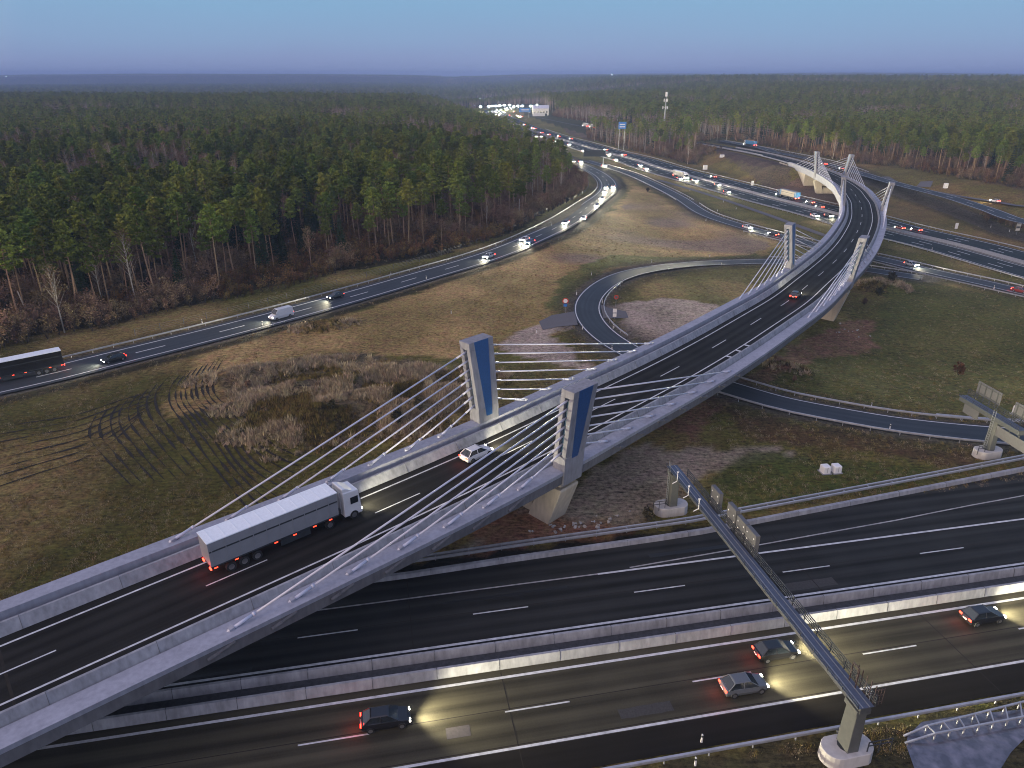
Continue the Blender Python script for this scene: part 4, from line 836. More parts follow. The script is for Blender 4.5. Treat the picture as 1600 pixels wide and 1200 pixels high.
def bluesign(px, z, w_, h_, label):
    q = W(px[0], px[1], z); g_z = gz1(q[0], q[1]); mb = MB(); mb.box((q[0], q[1], z), (w_, .3, h_)); m2 = MB()
    for k in (-.35, .35): m2.bar((q[0]+w_*k, q[1]+.2, g_z-1), (q[0]+w_*k, q[1]+.2, z), .3)
    m3 = MB(); 
    for k in (-.2, .15): m3.box((q[0], q[1]-.17, z+h_*k), (w_*.7, .02, h_*.12))
    simple('direction_sign', 'road sign', label, (q[0], q[1], g_z), [('sign_face', mb, M['bluep']), ('sign_post', m2, M['steel']), ('text_line', m3, M['white'])])
bluesign((820, 172), 5, 17, 6, 'wide bright blue direction sign over the distant service area'); bluesign((972.5, 196), 14, 6.5, 5.5, 'square blue direction sign standing above the trees on the right')
q = W(930, 262, ZB); mb = MB(); mb.box((q[0]-1, q[1], ZB+9.5), (15, .5, 4.2)); m2 = MB(); m2.bar((q[0]+5.4, q[1]+.4, ZB-1), (q[0]+5.4, q[1]+.4, ZB+12), .5); m2.bar((q[0]-7, q[1]+.4, ZB+9), (q[0]+6, q[1]+.4, ZB+9), .3)
simple('overhead_sign', 'road sign', 'dark backed overhead sign on one pale post where the left slip road leaves the motorway', (q[0]+5.4, q[1], ZB), [('sign_panel', mb, M['dark']), ('sign_post', m2, M['steel'])])
q = W(845, 181, -4); mb = MB(); mb.box((q[0], q[1]+8, 1), (24, 16, 11)); m2 = MB(); L_ = [(q[0]-12.3, q[1]-.3), (q[0]+12.3, q[1]-.3), (q[0]+12.3, q[1]+16.3), (q[0]-12.3, q[1]+16.3)]
V = [(x, y, 6.5) for x, y in L_]+[(q[0]-12.3, q[1]+8, 11), (q[0]+12.3, q[1]+8, 11)]; m2.add(V, [(0, 1, 5, 4), (2, 3, 4, 5), (1, 2, 5), (3, 0, 4), (3, 2, 1, 0)]); m3 = MB(); m4 = MB()
for k in range(5): m3.box((q[0]-9+4.5*k, q[1]-.06, 1.5), (2.4, .1, 2.2))
m4.box((q[0]+8, q[1]-.08, -2.6), (3.2, .12, 4))
simple('service_building', 'building', 'pale gabled hall beside the distant motorway service area', (q[0], q[1], -4), [('wall', mb, M['white']), ('roof', m2, M['stay']), ('window', m3, M['glass']), ('door', m4, M['dark'])])
lproto = None
def lamp(px, h=9.0):
    global lproto
    q = W(px[0], px[1], ZB+h)
    if lproto is None:
        r_ = empty('street_lamp', (0, 0, 0)); mb = MB(); mb.tube([(0, 0, -h-1), (0, 0, 0), (0, -1.2, .3)], [.14, .09, .07], 6); mb.build('lamp_post', M['steel'], r_)
        mb = MB(); mb.tube([(0, -1.2, .2), (0, -1.2, -.9), (0, -1.2, -1.5)], [.5, 1.9, .7], 8); mb.build('lamp_head', M['lampw'], r_); note_children(); lproto = r_
    else: r_ = copy_tree(lproto)
    r_.location = q; tag(r_, 'glowing white street lamp in the row at the distant service area', 'street lamp', 'street lamps at the service area')
for px in [(751,166),(764,165.5),(769,165),(774.5,164.5),(780.5,164.5),(788,164),(796,163.5),(802.5,166),(809,164.5),(816,164.5),(829,165),(839,163.5)]: lamp(px)
for k, (x, y) in enumerate([(10,120),(29,123.5),(52,121),(58,124.5),(63,124),(68,124),(108,120),(518,140),(510,139.5),(587,141.5),(956,117)]):
    d = 7400 if y < 130 else 3900; t_ = W(x, y if y > 121 else 121, 0); dirv = np.array([x-800.0, FPX*_cp+(600-y)*_sp, -FPX*_sp+(600-y)*_cp]); f = d/dirv[1]; p = np.array([0, 0, CAMZ])+dirv*f
    g_z = gz1(p[0], p[1]); mb = MB(); mb.tube([(p[0], p[1], g_z-2), (p[0], p[1], p[2])], .6, 5); m2 = MB(); m2.tube([(p[0]-3, p[1], p[2]-1.5), (p[0], p[1], p[2]+3), (p[0]+3, p[1], p[2]-1.5)], [4, 6, 4] if y < 130 else [1.5, 2.5, 1.5], 6)
    simple('town_lamp', 'lamp', 'tiny cold light of a distant town on the horizon', p, [('lamp_pole', mb, M['steel']), ('lamp_glow', m2, M['citl'])], 'lights of distant towns')
# pale stones tipped beside the first pier
rp_ = None
for k in range(46):
    x = random.gauss(900, 38); y = 822-(x-900)*.12+random.gauss(0, 6)
    if k > 34: x = random.gauss(1335, 14); y = random.gauss(518, 6)
    c_ = Gp(x, y); mb = MB(); r_ = random.uniform(.15, .4); P = [Vector((c_[0], c_[1], c_[2]+r_*.3))+Vector((random.gauss(0, 1), random.gauss(0, 1), random.gauss(0, .6))).normalized()*r_*random.uniform(.7, 1.1) for _ in range(10)]
    import bmesh
    bm = bmesh.new(); [bm.verts.new(p) for p in P]; bmesh.ops.convex_hull(bm, input=bm.verts); me = bpy.data.meshes.new('stone'); bm.to_mesh(me); bm.free(); me.materials.append(M['rock']); o = bpy.data.objects.new('stone', me); C.objects.link(o); tag(o, 'pale broken stone lying on the bare earth near a bridge pier', 'stone', 'broken stones near the bridge piers')

# ------------------------------------------------------------------ trees
def foliage(name, col, var=.5):
    m = plain(name, col, .9, var=var, scale=.9, spec=.1, objvar=.45); return m
M.update(needle=foliage('pine_needles', (.140, .170, .030)), spruce=foliage('spruce_needles', (.028, .046, .018)), twig=foliage('bare_twigs', (.20, .135, .08)), beech=foliage('withered_leaves', (.155, .092, .036)),
    dgrass=foliage('dry_grass', (.42, .34, .22)), ggrass=foliage('field_grass', (.22, .17, .06)), bark=plain('pine_bark', (.33, .22, .13), .9, var=.3, scale=.7, objvar=.3), birch=plain('birch_bark', (.42, .38, .32), .8, var=.35, scale=1.2, objvar=.3), dbark=plain('dark_bark', (.06, .048, .038), .9, objvar=.3), bush=foliage('bush_leaves', (.060, .055, .032)))
def leaves(rnd, mb, c, rad, n, size, m=0, flat=.5):
    for _ in range(n):
        d = Vector((rnd.gauss(0, 1), rnd.gauss(0, 1), rnd.gauss(0, 1))).normalized()*(rnd.random()**.45)
        p = Vector(c)+Vector((d.x*rad[0], d.y*rad[1], d.z*rad[2])); a = Vector((rnd.gauss(0, 1), rnd.gauss(0, 1), rnd.gauss(0, flat))).normalized(); b_ = a.cross(Vector((rnd.gauss(0, 1), rnd.gauss(0, 1), rnd.gauss(0, 1)))).normalized(); s_ = size*rnd.uniform(.6, 1.4)
        mb.add([p-a*s_*.5-b_*s_*.22, p+a*s_*.55, p+b_*s_*.38-a*s_*.1], [(0, 1, 2)], m)
def pine(seed, H=19, low=False):
    r = random.Random(seed); cr = MB(); tr = MB(); lean = Vector((r.uniform(-.05, .05), r.uniform(-.05, .05), 1)); cb = H*r.uniform(.50, .66); bx = r.uniform(-.5, .5); by = r.uniform(-.5, .5)
    ax = lambda z: Vector((lean.x*z+bx*math.sin(z/H*3), lean.y*z+by*math.sin(z/H*2.4), z))
    n = 5 if low else 6; tr.tube([ax(z) for z in np.linspace(-.5, H*.96, 4 if low else 7)], [.22-.17*k/(3 if low else 6) for k in range(4 if low else 7)], n, cap=False)
    if not low:
        for _ in range(6): z = r.uniform(H*.2, cb); a = r.uniform(0, 6.28); p = ax(z); tr.tube([p, p+Vector((math.cos(a), math.sin(a), .1))*r.uniform(.5, 1.3)], [.04, .02], 3, cap=False)
    nb = 11 if low else 26
    for k in range(nb):
        f = (k+r.random())/nb; z = cb+(H-cb)*f; a = k*2.4+r.uniform(-.5, .5); L_ = (2.9*(1-f**1.7)+.5)*r.uniform(.5, 1.15)*(.55+.45*min(1, f*4)); p = ax(z); q = p+Vector((math.cos(a)*L_, math.sin(a)*L_, L_*r.uniform(.12, .5)))
        if not low: tr.tube([p, q], [.06, .02], 3, cap=False)
        for t_ in ((.85,) if low else (.5, .95)):
            c_ = p.lerp(q, t_)+Vector((0, 0, .15)); w = (.75+.35*r.random())*(1.25 if low else 1); leaves(r, cr, c_, (w, w, w*.5), 7 if low else 18, 1.2 if low else .74)
    leaves(r, cr, ax(H*.98), (.7, .7, .8), 6 if low else 22, 1.0 if low else .6); return tr, cr, 'bark', 'needle'
def spruce(seed, H=18, low=False):
    r = random.Random(seed); cr = MB(); tr = MB(); tr.tube([(0, 0, -.5), (0, 0, H*.5), (0, 0, H)], [.2, .12, .02], 5, cap=False)
    nl = 9 if low else 20
    for k in range(nl):
        f = k/nl; z = H*(.14+.84*f); R_ = (2.5*(1-f)+.18)
        m_ = 4 if low else 8
        for j in range(m_):
            a = j*6.283/m_+k*.9+r.uniform(-.3, .3); L_ = R_*r.uniform(.75, 1.15); leaves(r, cr, (math.cos(a)*L_*.6, math.sin(a)*L_*.6, z-L_*.22), (L_*.38, L_*.38, .22), 4 if low else 8, (1.3 if low else .7)*(.5+.6*(1-f)))
    return tr, cr, 'dbark', 'spruce'
def bare(seed, H=17, low=False, barkm='birch'):
    r = random.Random(seed); cr = MB(); tr = MB(); tr.tube([(0, 0, -.5), (r.uniform(-.4, .4), r.uniform(-.4, .4), H*.45), (r.uniform(-.8, .8), r.uniform(-.8, .8), H*.9)], [.17, .10, .03], 5, cap=False)
    nb = 12 if low else 26
    for k in range(nb):
        z = H*(.35+.6*k/nb); a = k*2.4+r.random(); L_ = (1-(k/nb)**1.5)*2.8*r.uniform(.6, 1.1)+.6; p = Vector((0, 0, z)); q = p+Vector((math.cos(a)*L_*.75, math.sin(a)*L_*.75, L_*1.1)); tr.tube([p, p.lerp(q, .5)+Vector((0, 0, .1)), q], [.045, .03, .012], 3, cap=False)
        for _ in range(3 if low else 9):
            t_ = r.uniform(.3, 1); b_ = p.lerp(q, t_); d = Vector((r.gauss(0, 1), r.gauss(0, 1), r.uniform(.3, 1.6))).normalized()*r.uniform(.6, 1.5); sd = d.cross(Vector((r.gauss(0, 1), r.gauss(0, 1), .2))).normalized()*(.05 if low else .022)*(1.6 if low else 1); cr.add([b_-sd, b_+sd, b_+d], [(0, 1, 2)])
            if not low: e_ = b_+d*.5; d2 = Vector((r.gauss(0, 1), r.gauss(0, 1), .6)).normalized()*.7; cr.add([e_-sd*.8, e_+sd*.8, e_+d2], [(0, 1, 2)])
        leaves(r, cr, q, (.8, .8, .8), 3 if low else 5, .5)
    return tr, cr, barkm, 'twig'
def shrub(seed, H=4, leaf='beech', n=150):
    r = random.Random(seed); cr = MB(); tr = MB()
    for k in range(6): a = k+r.random(); L_ = H*r.uniform(.5, .95); tr.tube([(0, 0, -.2), (math.cos(a)*L_*.3, math.sin(a)*L_*.3, L_)], [.05, .015], 3, cap=False)
    for k in range(9): a = r.uniform(0, 6.28); rr_ = r.uniform(0, H*.3); leaves(r, cr, (math.cos(a)*rr_, math.sin(a)*rr_, H*r.uniform(.25, .85)), (H*.2, H*.2, H*.2), n//9, .42)
    return tr, cr, 'dbark', leaf
def tuft(seed, H=.5, mat='dgrass', n=26, R_=.45):
    r = random.Random(seed); cr = MB()
    for _ in range(n):
        a = r.uniform(0, 6.28); q = r.uniform(0, R_); b_ = Vector((math.cos(a)*q, math.sin(a)*q, -.05)); d = Vector((r.gauss(0, .35), r.gauss(0, .35), 1)).normalized()*H*r.uniform(.5, 1.2); sd = Vector((math.cos(a+1.5), math.sin(a+1.5), 0))*.035*(H/.5); cr.add([b_-sd, b_+sd, b_+d], [(0, 1, 2)])
    return None, cr, None, mat
KINDS = {}
def kind_mesh(key, gen):
    tr, cr, mt, mc = gen
    KINDS[key] = (tr, cr, mt, mc)
def joined(key):
    tr, cr, mt, mc = KINDS[key]; mb = MB()
    if tr: mb.add(tr.v, tr.f, 0)
    mb.add(cr.v, cr.f, 1 if tr else 0); me = bpy.data.meshes.new(key); me.from_pydata(mb.v, [], mb.f)
    for x in ([M[mt]] if tr else [])+[M[mc]]: me.materials.append(x)
    if tr: me.polygons.foreach_set('material_index', mb.mi)
    me.update(); o = bpy.data.objects.new(key, me); return o     # kept out of the scene: only the scatter uses it
for i in range(6): kind_mesh('pine%d' % i, pine(100+i, [19, 17.5, 20.5, 18.5, 16, 19.5][i]))
for i in range(2): kind_mesh('spruce%d' % i, spruce(200+i, [18, 14][i]))
for i in range(3): kind_mesh('bare%d' % i, bare(300+i, [16, 13.5, 18][i], barkm='birch' if i != 1 else 'bark'))
HI = ['pine0', 'pine1', 'pine2', 'pine3', 'pine4', 'pine5', 'spruce0', 'spruce1', 'bare0', 'bare1', 'bare2']
for i in range(3): kind_mesh('lpine%d' % i, pine(400+i, [18, 19.5, 17][i], True))
kind_mesh('lspruce', spruce(500, 17, True)); 
for i in range(2): kind_mesh('lbare%d' % i, bare(600+i, [15, 17][i], True))
LO = ['lpine0', 'lpine1', 'lpine2', 'lspruce', 'lbare0', 'lbare1']
def scatter(name, P, rot, scl, idx, templates, kind='stuff'):
    """one object: points carrying a plant each"""
    me = bpy.data.meshes.new(name); me.vertices.add(len(P)); me.vertices.foreach_set('co', np.asarray(P, float).ravel())
    for an, v, t in (('rot', rot, 'FLOAT'), ('scl', scl, 'FLOAT'), ('pick', idx, 'INT')): a = me.attributes.new(an, t, 'POINT'); a.data.foreach_set('value', np.asarray(v))
    o = bpy.data.objects.new(name, me); C.objects.link(o); tag(o, kind=kind)
    ng = bpy.data.node_groups.new(name+'_nodes', 'GeometryNodeTree'); ng.interface.new_socket('Geometry', in_out='INPUT', socket_type='NodeSocketGeometry'); ng.interface.new_socket('Geometry', in_out='OUTPUT', socket_type='NodeSocketGeometry')
    N = ng.nodes; L = ng.links; gi = N.new('NodeGroupInput'); go_ = N.new('NodeGroupOutput'); ip = N.new('GeometryNodeInstanceOnPoints'); jn = N.new('GeometryNodeJoinGeometry')
    for ob in reversed(templates): oi = N.new('GeometryNodeObjectInfo'); oi.inputs['Object'].default_value = ob; oi.inputs['As Instance'].default_value = True; L.new(oi.outputs['Geometry'], jn.inputs[0])
    def at_(nm, t): q = N.new('GeometryNodeInputNamedAttribute'); q.data_type = t; q.inputs[0].default_value = nm; return q.outputs[0]
    L.new(gi.outputs[0], ip.inputs['Points']); L.new(jn.outputs[0], ip.inputs['Instance']); ip.inputs['Pick Instance'].default_value = True; L.new(at_('pick', 'INT'), ip.inputs['Instance Index'])
    cx = N.new('ShaderNodeCombineXYZ'); L.new(at_('rot', 'FLOAT'), cx.inputs[2]); L.new(cx.outputs[0], ip.inputs['Rotation']); cs = N.new('ShaderNodeCombineXYZ'); s_ = at_('scl', 'FLOAT')
    for k in range(3): L.new(s_, cs.inputs[k])
    L.new(cs.outputs[0], ip.inputs['Scale']); L.new(ip.outputs[0], go_.inputs[0]); md = o.modifiers.new('scatter', 'NODES'); md.node_group = ng; return o
def project(X, Y, Z):
    dy = Y; dz = Z-CAMZ; f = dy*_cp-dz*_sp; v = dy*_sp+dz*_cp; return 800+FPX*X/f, 600-FPX*v/f, f
def wpoly(px): return [tuple(Gp(x, y)[:2]) for x, y in px]
LEFT = wpoly([(-260,575),(-60,545),(0,524),(60,516),(150,498),(250,472),(330,458),(420,442),(520,412),(600,398),(680,385),(760,366),(820,342),(866,318),(888,300),(893,285),(880,266),(862,249),(838,236),(815,223),(790,208)])+[(-28, 900), (-75, 1120), (-120, 1350), (-260, 2350), (-4000, 2350), (-4000, 60)]
RIGHT = wpoly([(866,180),(885,187),(921,196),(925,220),(960,231),(1000,242),(1045,253),(1078,258),(1090,246),(1088,232),(1084,221),(1130,222),(1200,234),(1262,246.5),(1320,254),(1400,260),(1450,268),(1500,278),(1560,288),(1640,300)])+[(700, 420), (4000, 800), (4000, 2350), (60, 2350), (52, 1750)]
CLEAR = [(DECK.P[300:, :2], 11), (RR.P[:, :2], 11), (EX.P[:, :2], 13), (HB.P[:, :2], 27), (SV.P[:, :2], 9), (LR.P[:, :2], 11)]
def allowed(X, Y):
    ok = np.ones(X.shape, bool)
    for P, d in CLEAR: ok &= dist_to(P, X, Y) > d
    return ok
def band(poly, r0, r1, cell, seed):
    r = np.random.default_rng(seed); n = int(r1/cell)+2; I, J = np.meshgrid(np.arange(-n, n), np.arange(0, n)); X = (I.ravel()+r.uniform(-.42, .42, I.size))*cell; Y = (J.ravel()+r.uniform(-.42, .42, I.size))*cell
    d = np.hypot(X, Y); px, py, f = project(X, Y, 5.0); m = (d >= r0) & (d < r1) & (f > 5) & (px > -190) & (px < 1790) & (py < 1290); X, Y = X[m], Y[m]
    if poly is not None: m = inpoly(poly, X, Y); X, Y = X[m], Y[m]
    if r0 < 2300: m = allowed(X, Y); X, Y = X[m], Y[m]
    return X, Y
def species(X, Y, lo, rnd):
    n = len(X); a = vnoise(X, Y, 90, 61)*.6+vnoise(X, Y, 34, 62)*.4; s = vnoise(X, Y, 70, 63); u = rnd.random(n)
    pb = np.clip((a-.5)*6, .05, .85)*sstep(np.hypot(X, Y), 250, 480)+.05; ps = np.clip((s-.52)*4+.25*sstep(-X, 20, 120)*sstep(-Y, -400, -200), .05, .6)  # extra spruces at near left: vignette darkness imitated by darker trees
    pb = np.where((X > 60) & (Y < 700), pb*.35, pb)
    isb = u < pb; iss = (~isb) & (rnd.random(n) < ps*.7)
    if lo: return np.where(isb, 4+rnd.integers(0, 2, n), np.where(iss, 3, rnd.integers(0, 3, n)))
    return np.where(isb, 8+rnd.integers(0, 3, n), np.where(iss, 6+rnd.integers(0, 2, n), rnd.integers(0, 6, n)))
rnd = np.random.default_rng(5)
ptsX = []; ptsY = []
for poly in (LEFT, RIGHT):
    x, y = band(poly, 0, 620, 5.1, 71); e_ = dist_to(np.array(poly[:21]), x, y); k_ = np.random.RandomState(3).rand(len(x)) < .5+.5*sstep(e_, 14, 50); x, y = x[k_], y[k_]; ptsX.append(x); ptsY.append(y)
NX = np.concatenate(ptsX); NY = np.concatenate(ptsY); NK = species(NX, NY, False, rnd); NZ = ground_z(NX, NY)
ppx, ppy, pf = project(NX, NY, NZ+14); D = np.hypot(NX, NY); vis = (ppx > 0) & (ppx < 1600)
def edge_depth(poly, X, Y, k): return dist_to(np.array(poly[:k]), X, Y)
ed = np.minimum(edge_depth(LEFT, NX, NY, 21), edge_depth(RIGHT, NX, NY, 20)+40)     # how deep behind the front row
order = np.argsort(np.where(vis, D+ed*1.2, 1e9)); ind = set(order[:285].tolist())
protos = {}
TL = {'pine': 'tall pine with bare trunk and ragged olive crown at the front of the forest', 'spruce': 'dark narrow spruce standing among the pines near the forest front', 'bare': 'leafless pale-stemmed tree standing among the pines near the forest front'}
def place_tree(key, loc, rot, scl, label=None, name=None, group=True):
    base = key.rstrip('0123456789'); nm = name or {'pine': 'pine_tree', 'spruce': 'spruce_tree', 'bare': 'bare_tree'}[base]
    if key not in protos:
        tr, cr, mt, mc = KINDS[key]; r_ = empty(nm); tr.build('trunk', M[mt], r_); cr.build('crown', M[mc], r_); protos[key] = r_; CH[r_.name] = list(r_.children)
    else: r_ = copy_tree(protos[key])
    r_.location = loc; r_.rotation_euler = (0, 0, rot); r_.scale = (scl,)*3
    tag(r_, label or TL[base], 'tree', None if label else {'pine': 'pines in the front rows of the forest', 'spruce': 'spruces in the front rows of the forest', 'bare': 'leafless trees in the front rows of the forest'}[base]); return r_
ROT = rnd.uniform(0, 6.28, len(NX)); SCL = rnd.uniform(.70, 1.16, len(NX))*(.88+.24*vnoise(NX, NY, 40, 64))
bpy.context.view_layer.update()
note_children()
for i in sorted(ind): place_tree(HI[NK[i]], (NX[i], NY[i], NZ[i]), ROT[i], SCL[i])
rest = np.array([i for i in range(len(NX)) if i not in ind])
TH = [joined(k) for k in HI]; TLo = [joined(k) for k in LO]
scatter('forest', np.stack([NX, NY, NZ], 1)[rest], ROT[rest], SCL[rest], NK[rest], TH)
FX = []; FY = []
for poly in (LEFT, RIGHT):
    for r0, r1, cell, sd in ((620, 1150, 5.8, 81), (1150, 2350, 8.0, 82)):
        x, y = band(poly, r0, r1, cell, sd); FX.append(x); FY.append(y)
x, y = band(None, 2350, 5200, 15, 83); FX.append(x); FY.append(y)
for r0, r1, cell, sd in ((1500, 1800, 8, 84), (1800, 2350, 8, 85)):     # woods closing the valley behind the service area
    x, y = band([(-260, 2350), (-90, 1720), (60, 1720), (60, 2350)], r0, r1, cell, sd); FX.append(x); FY.append(y)
FX = np.concatenate(FX); FY = np.concatenate(FY); FK = species(FX, FY, True, rnd); FZ = ground_z(FX, FY); FD = np.hypot(FX, FY)
scatter('distant_forest', np.stack([FX, FY, FZ], 1), rnd.uniform(0, 6.28, len(FX)), rnd.uniform(.8, 1.15, len(FX))*np.where(FD > 2350, 1.5, 1)*np.where(FD > 1150, 1.12, 1), FK, TLo)
x, y = band(None, 5200, 9500, 22, 86); zz = ground_z(x, y); scatter('horizon_forest', np.stack([x, y, zz-4], 1), rnd.uniform(0, 6.28, len(x)), rnd.uniform(.8, 1.25, len(x)), species(x, y, True, rnd), TLo)
# undergrowth along the forest edges
for i in range(3): kind_mesh('beech%d' % i, shrub(700+i, [3.6, 5.4, 2.6][i], 'beech'))
for i in range(3): kind_mesh('twigs%d' % i, shrub(710+i, [5.5, 7.5, 4.0][i], 'twig', 260))
kind_mesh('gbush', shrub(720, 2.6, 'bush'))
UX = []; UY = []
r = np.random.default_rng(9)
for poly, ne, w0, w1, n in ((LEFT, 21, -9, 48, 9500), (RIGHT, 20, -4, 30, 4500)):
    P, _ = resample(np.array([list(p)+[0] for p in poly[:ne]]), 1.0); T = np.gradient(P[:, :2], axis=0); T /= np.linalg.norm(T, axis=1)[:, None]+1e-9
    i = r.integers(0, len(P), n); sg = 1 if poly is LEFT else 1
    off = w0+(w1-w0)*r.random(n)**1.1; nrm = np.stack([-T[i, 1], T[i, 0]], 1); UX.append(P[i, 0]+nrm[:, 0]*off); UY.append(P[i, 1]+nrm[:, 1]*off)
UX = np.concatenate(UX); UY = np.concatenate(UY)
x, y = band([(d[0], d[1]) for d in LEFT], 0, 420, 5.0, 90); UX = np.r_[UX, x]; UY = np.r_[UY, y]
x, y = band([(d[0], d[1]) for d in RIGHT], 0, 560, 6.0, 91); UX = np.r_[UX, x]; UY = np.r_[UY, y]
m = allowed(UX, UY); UX, UY = UX[m], UY[m]; a = vnoise(UX, UY, 17, 95)
UK = np.where(a > .52, r.integers(0, 3, len(UX)), np.where(a > .12, 3+r.integers(0, 3, len(UX)), 6))
UT = [joined(k) for k in ('beech0', 'beech1', 'beech2', 'twigs0', 'twigs1', 'twigs2', 'gbush')]
scatter('undergrowth', np.stack([UX, UY, ground_z(UX, UY)], 1), r.uniform(0, 6.28, len(UX)), r.uniform(.5, 1.15, len(UX)), UK, UT)
# single plants
for key, gen in (('shr_a', shrub(730, 2.2, 'beech', 260)), ('shr_b', shrub(731, 2.2, 'bush', 260)), ('shr_c', shrub(732, 1.6, 'twig', 260))): kind_mesh(key, gen)
def single(key, px, sc_, label, nm='shrub'):
    tr, cr, mt, mc = KINDS[key]; c_ = Gp(*px); r_ = empty(nm, c_); r_.scale = (sc_,)*3; tag(r_, label, 'bush'); tr.build('stem', M[mt], r_); cr.build('foliage', M[mc], r_); return r_
single('shr_a', (1497, 586), 1.3, 'orange-brown round bush alone in the right-hand field'); single('shr_b', (1392, 440), 1.6, 'dark bush beside the foot of the bridge, right of the second pier'); single('shr_b', (1372, 462), 1.3, 'lower dark bush on the mound below the right side of the bridge')
single('shr_c', (1350, 476), 1.2, 'bare brown bush nearest the yellowish second pier'); single('shr_b', (622, 662), 1.3, 'dark green bush behind the stays of the left foreground pylon'); single('shr_b', (655, 640), 1.1, 'dark bush on the overgrown heap, left of the foreground pylon'); single('shr_b', (520, 640), .9, 'small dark bush in the hollow of the overgrown heap')
single('shr_c', (388, 606), .9, 'bare bush on the small heap at the left end of the overgrown ground'); single('shr_b', (1012, 813), 1.0, 'green bush beside the left gantry footing'); single('shr_b', (1012, 300), 1.3, 'small dark conifer-like bush between the slip roads'); single('shr_c', (1240, 596), .8, 'low bare bush on the stone heap near the ramp')
kind_mesh('bare9', bare(333, 13.5)); single2 = KINDS['bare9']
c_ = Gp(101, 520); r_ = place_tree('bare9', c_, .6, 1.15, 'white-barked leafless birch standing out in front of the dark forest at the left', 'birch_tree')
c_ = Gp(832, 336); c_ = Gp(811, 345); root = empty('tree_snag', c_); tag(root, 'pale dead branchless trunk alone at the forest edge near the curve', 'dead tree'); mb = MB(); mb.tube([(0, 0, -.3), (.1, 0, 8.5)], [.28, .16], 6); mb.build('trunk', M['birch'], root)
c_ = Gp(48, 500); root = empty('tree_snag', c_); tag(root, 'leaning white broken trunk inside the dark forest at the far left', 'dead tree'); mb = MB(); mb.tube([(0, 0, -.3), (-1.2, 0, 7)], [.2, .12], 6); mb.build('trunk', M['birch'], root)
HDG = [Gp(1535+60*k/19, 343+14*k/19+random.uniform(-6, 4)) for k in range(20)]
KS = joined('twigs0'), joined('beech0'); scatter('hedge_thicket', [list(p) for p in HDG for _ in (0, 1, 2)] , np.random.rand(60)*6, np.random.uniform(.6, 1.0, 60), np.random.randint(0, 2, 60), KS)
# grasses
for i in range(3): kind_mesh('dg%d' % i, tuft(800+i, [.9, 1.2, .7][i], 'dgrass', 30, .6)); kind_mesh('gg%d' % i, tuft(810+i, [.22, .32, .26][i], 'ggrass' if i < 2 else 'dgrass', 22, .5))
for i in range(2): kind_mesh('mg%d' % i, tuft(820+i, [.7, .5][i], 'bush' if i else 'ggrass', 34, .7))
DX = []; DY = []; DS = []
for cx, cy, rx, ry, hgt, an in MOUNDS:
    n = int(rx*ry*16); a = r.uniform(0, 6.28, n); q = np.sqrt(r.random(n))*1.25; ux = np.cos(a)*q*rx; uy = np.sin(a)*q*ry; DX.append(cx+ux*math.cos(an)-uy*math.sin(an)); DY.append(cy+ux*math.sin(an)+uy*math.cos(an))
DX = np.concatenate(DX); DY = np.concatenate(DY); xs = r.uniform(min(p[0] for p in SCR), max(p[0] for p in SCR), 16000); ys = r.uniform(min(p[1] for p in SCR), max(p[1] for p in SCR), 16000); k = inpoly(SCR, xs, ys); DX = np.r_[DX, xs[k]]; DY = np.r_[DY, ys[k]]
k = vnoise(DX, DY, 3, 97) > .22; DX, DY = DX[k], DY[k]
scatter('dry_grass', np.stack([DX, DY, ground_z(DX, DY)], 1), r.uniform(0, 6.28, len(DX)), r.uniform(.4, 1.2, len(DX))*(.55+.7*vnoise(DX, DY, 2.5, 96)), np.where(vnoise(DX, DY, 6, 93)+.3*r.random(len(DX)) > .66, 3+r.integers(0, 2, len(DX)), r.integers(0, 3, len(DX))), [joined('dg%d' % i) for i in range(3)]+[joined('mg0'), joined('mg1')])
n = 90000; px = r.uniform(-100, 1700, n); py = 1180-(1180-330)*r.random(n)**.9; v = 600-py; dy = FPX*_cp+v*_sp; dz = -FPX*_sp+v*_cp; t_ = CAMZ/-dz; X = (px-800)*t_; Y = dy*t_
bad = np.zeros(n, bool)
for p, w in ROADS: bad |= dist_to(p.P[:, :2], X, Y) < w+.6
u_ = (X-AO[0])*AN[0]+(Y-AO[1])*AN[1]; bad |= (u_ < 8.2) & (u_ > -25); bad |= dist_to(HB.P[:, :2], X, Y) < 19.5
for pl in ([(900,486),(845,500),(800,520),(790,545),(855,562),(905,600),(950,600),(965,575),(870,545),(852,520),(900,508)], [(953,482),(985,470),(1020,466),(1075,470),(1140,480),(1110,500),(1060,530),(1010,540),(985,520),(975,497)], [(1150,700),(1000,690),(900,760),(730,830),(700,870),(880,845),(990,810),(1060,760),(1100,745),(1270,715),(1200,690)], [(1412,1150),(1440,1118),(1700,1085),(1700,1230),(1420,1230)]): bad |= inpoly(pxpoly(pl), X, Y)
bad |= inpoly(LEFT, X, Y); bad |= (vnoise(X, Y, 2.2, 98) < .33)
X, Y = X[~bad], Y[~bad]; scatter('field_grass', np.stack([X, Y, ground_z(X, Y)], 1), r.uniform(0, 6.28, len(X)), r.uniform(.5, 1.3, len(X)), r.integers(0, 3, len(X)), [joined('gg%d' % i) for i in range(3)])

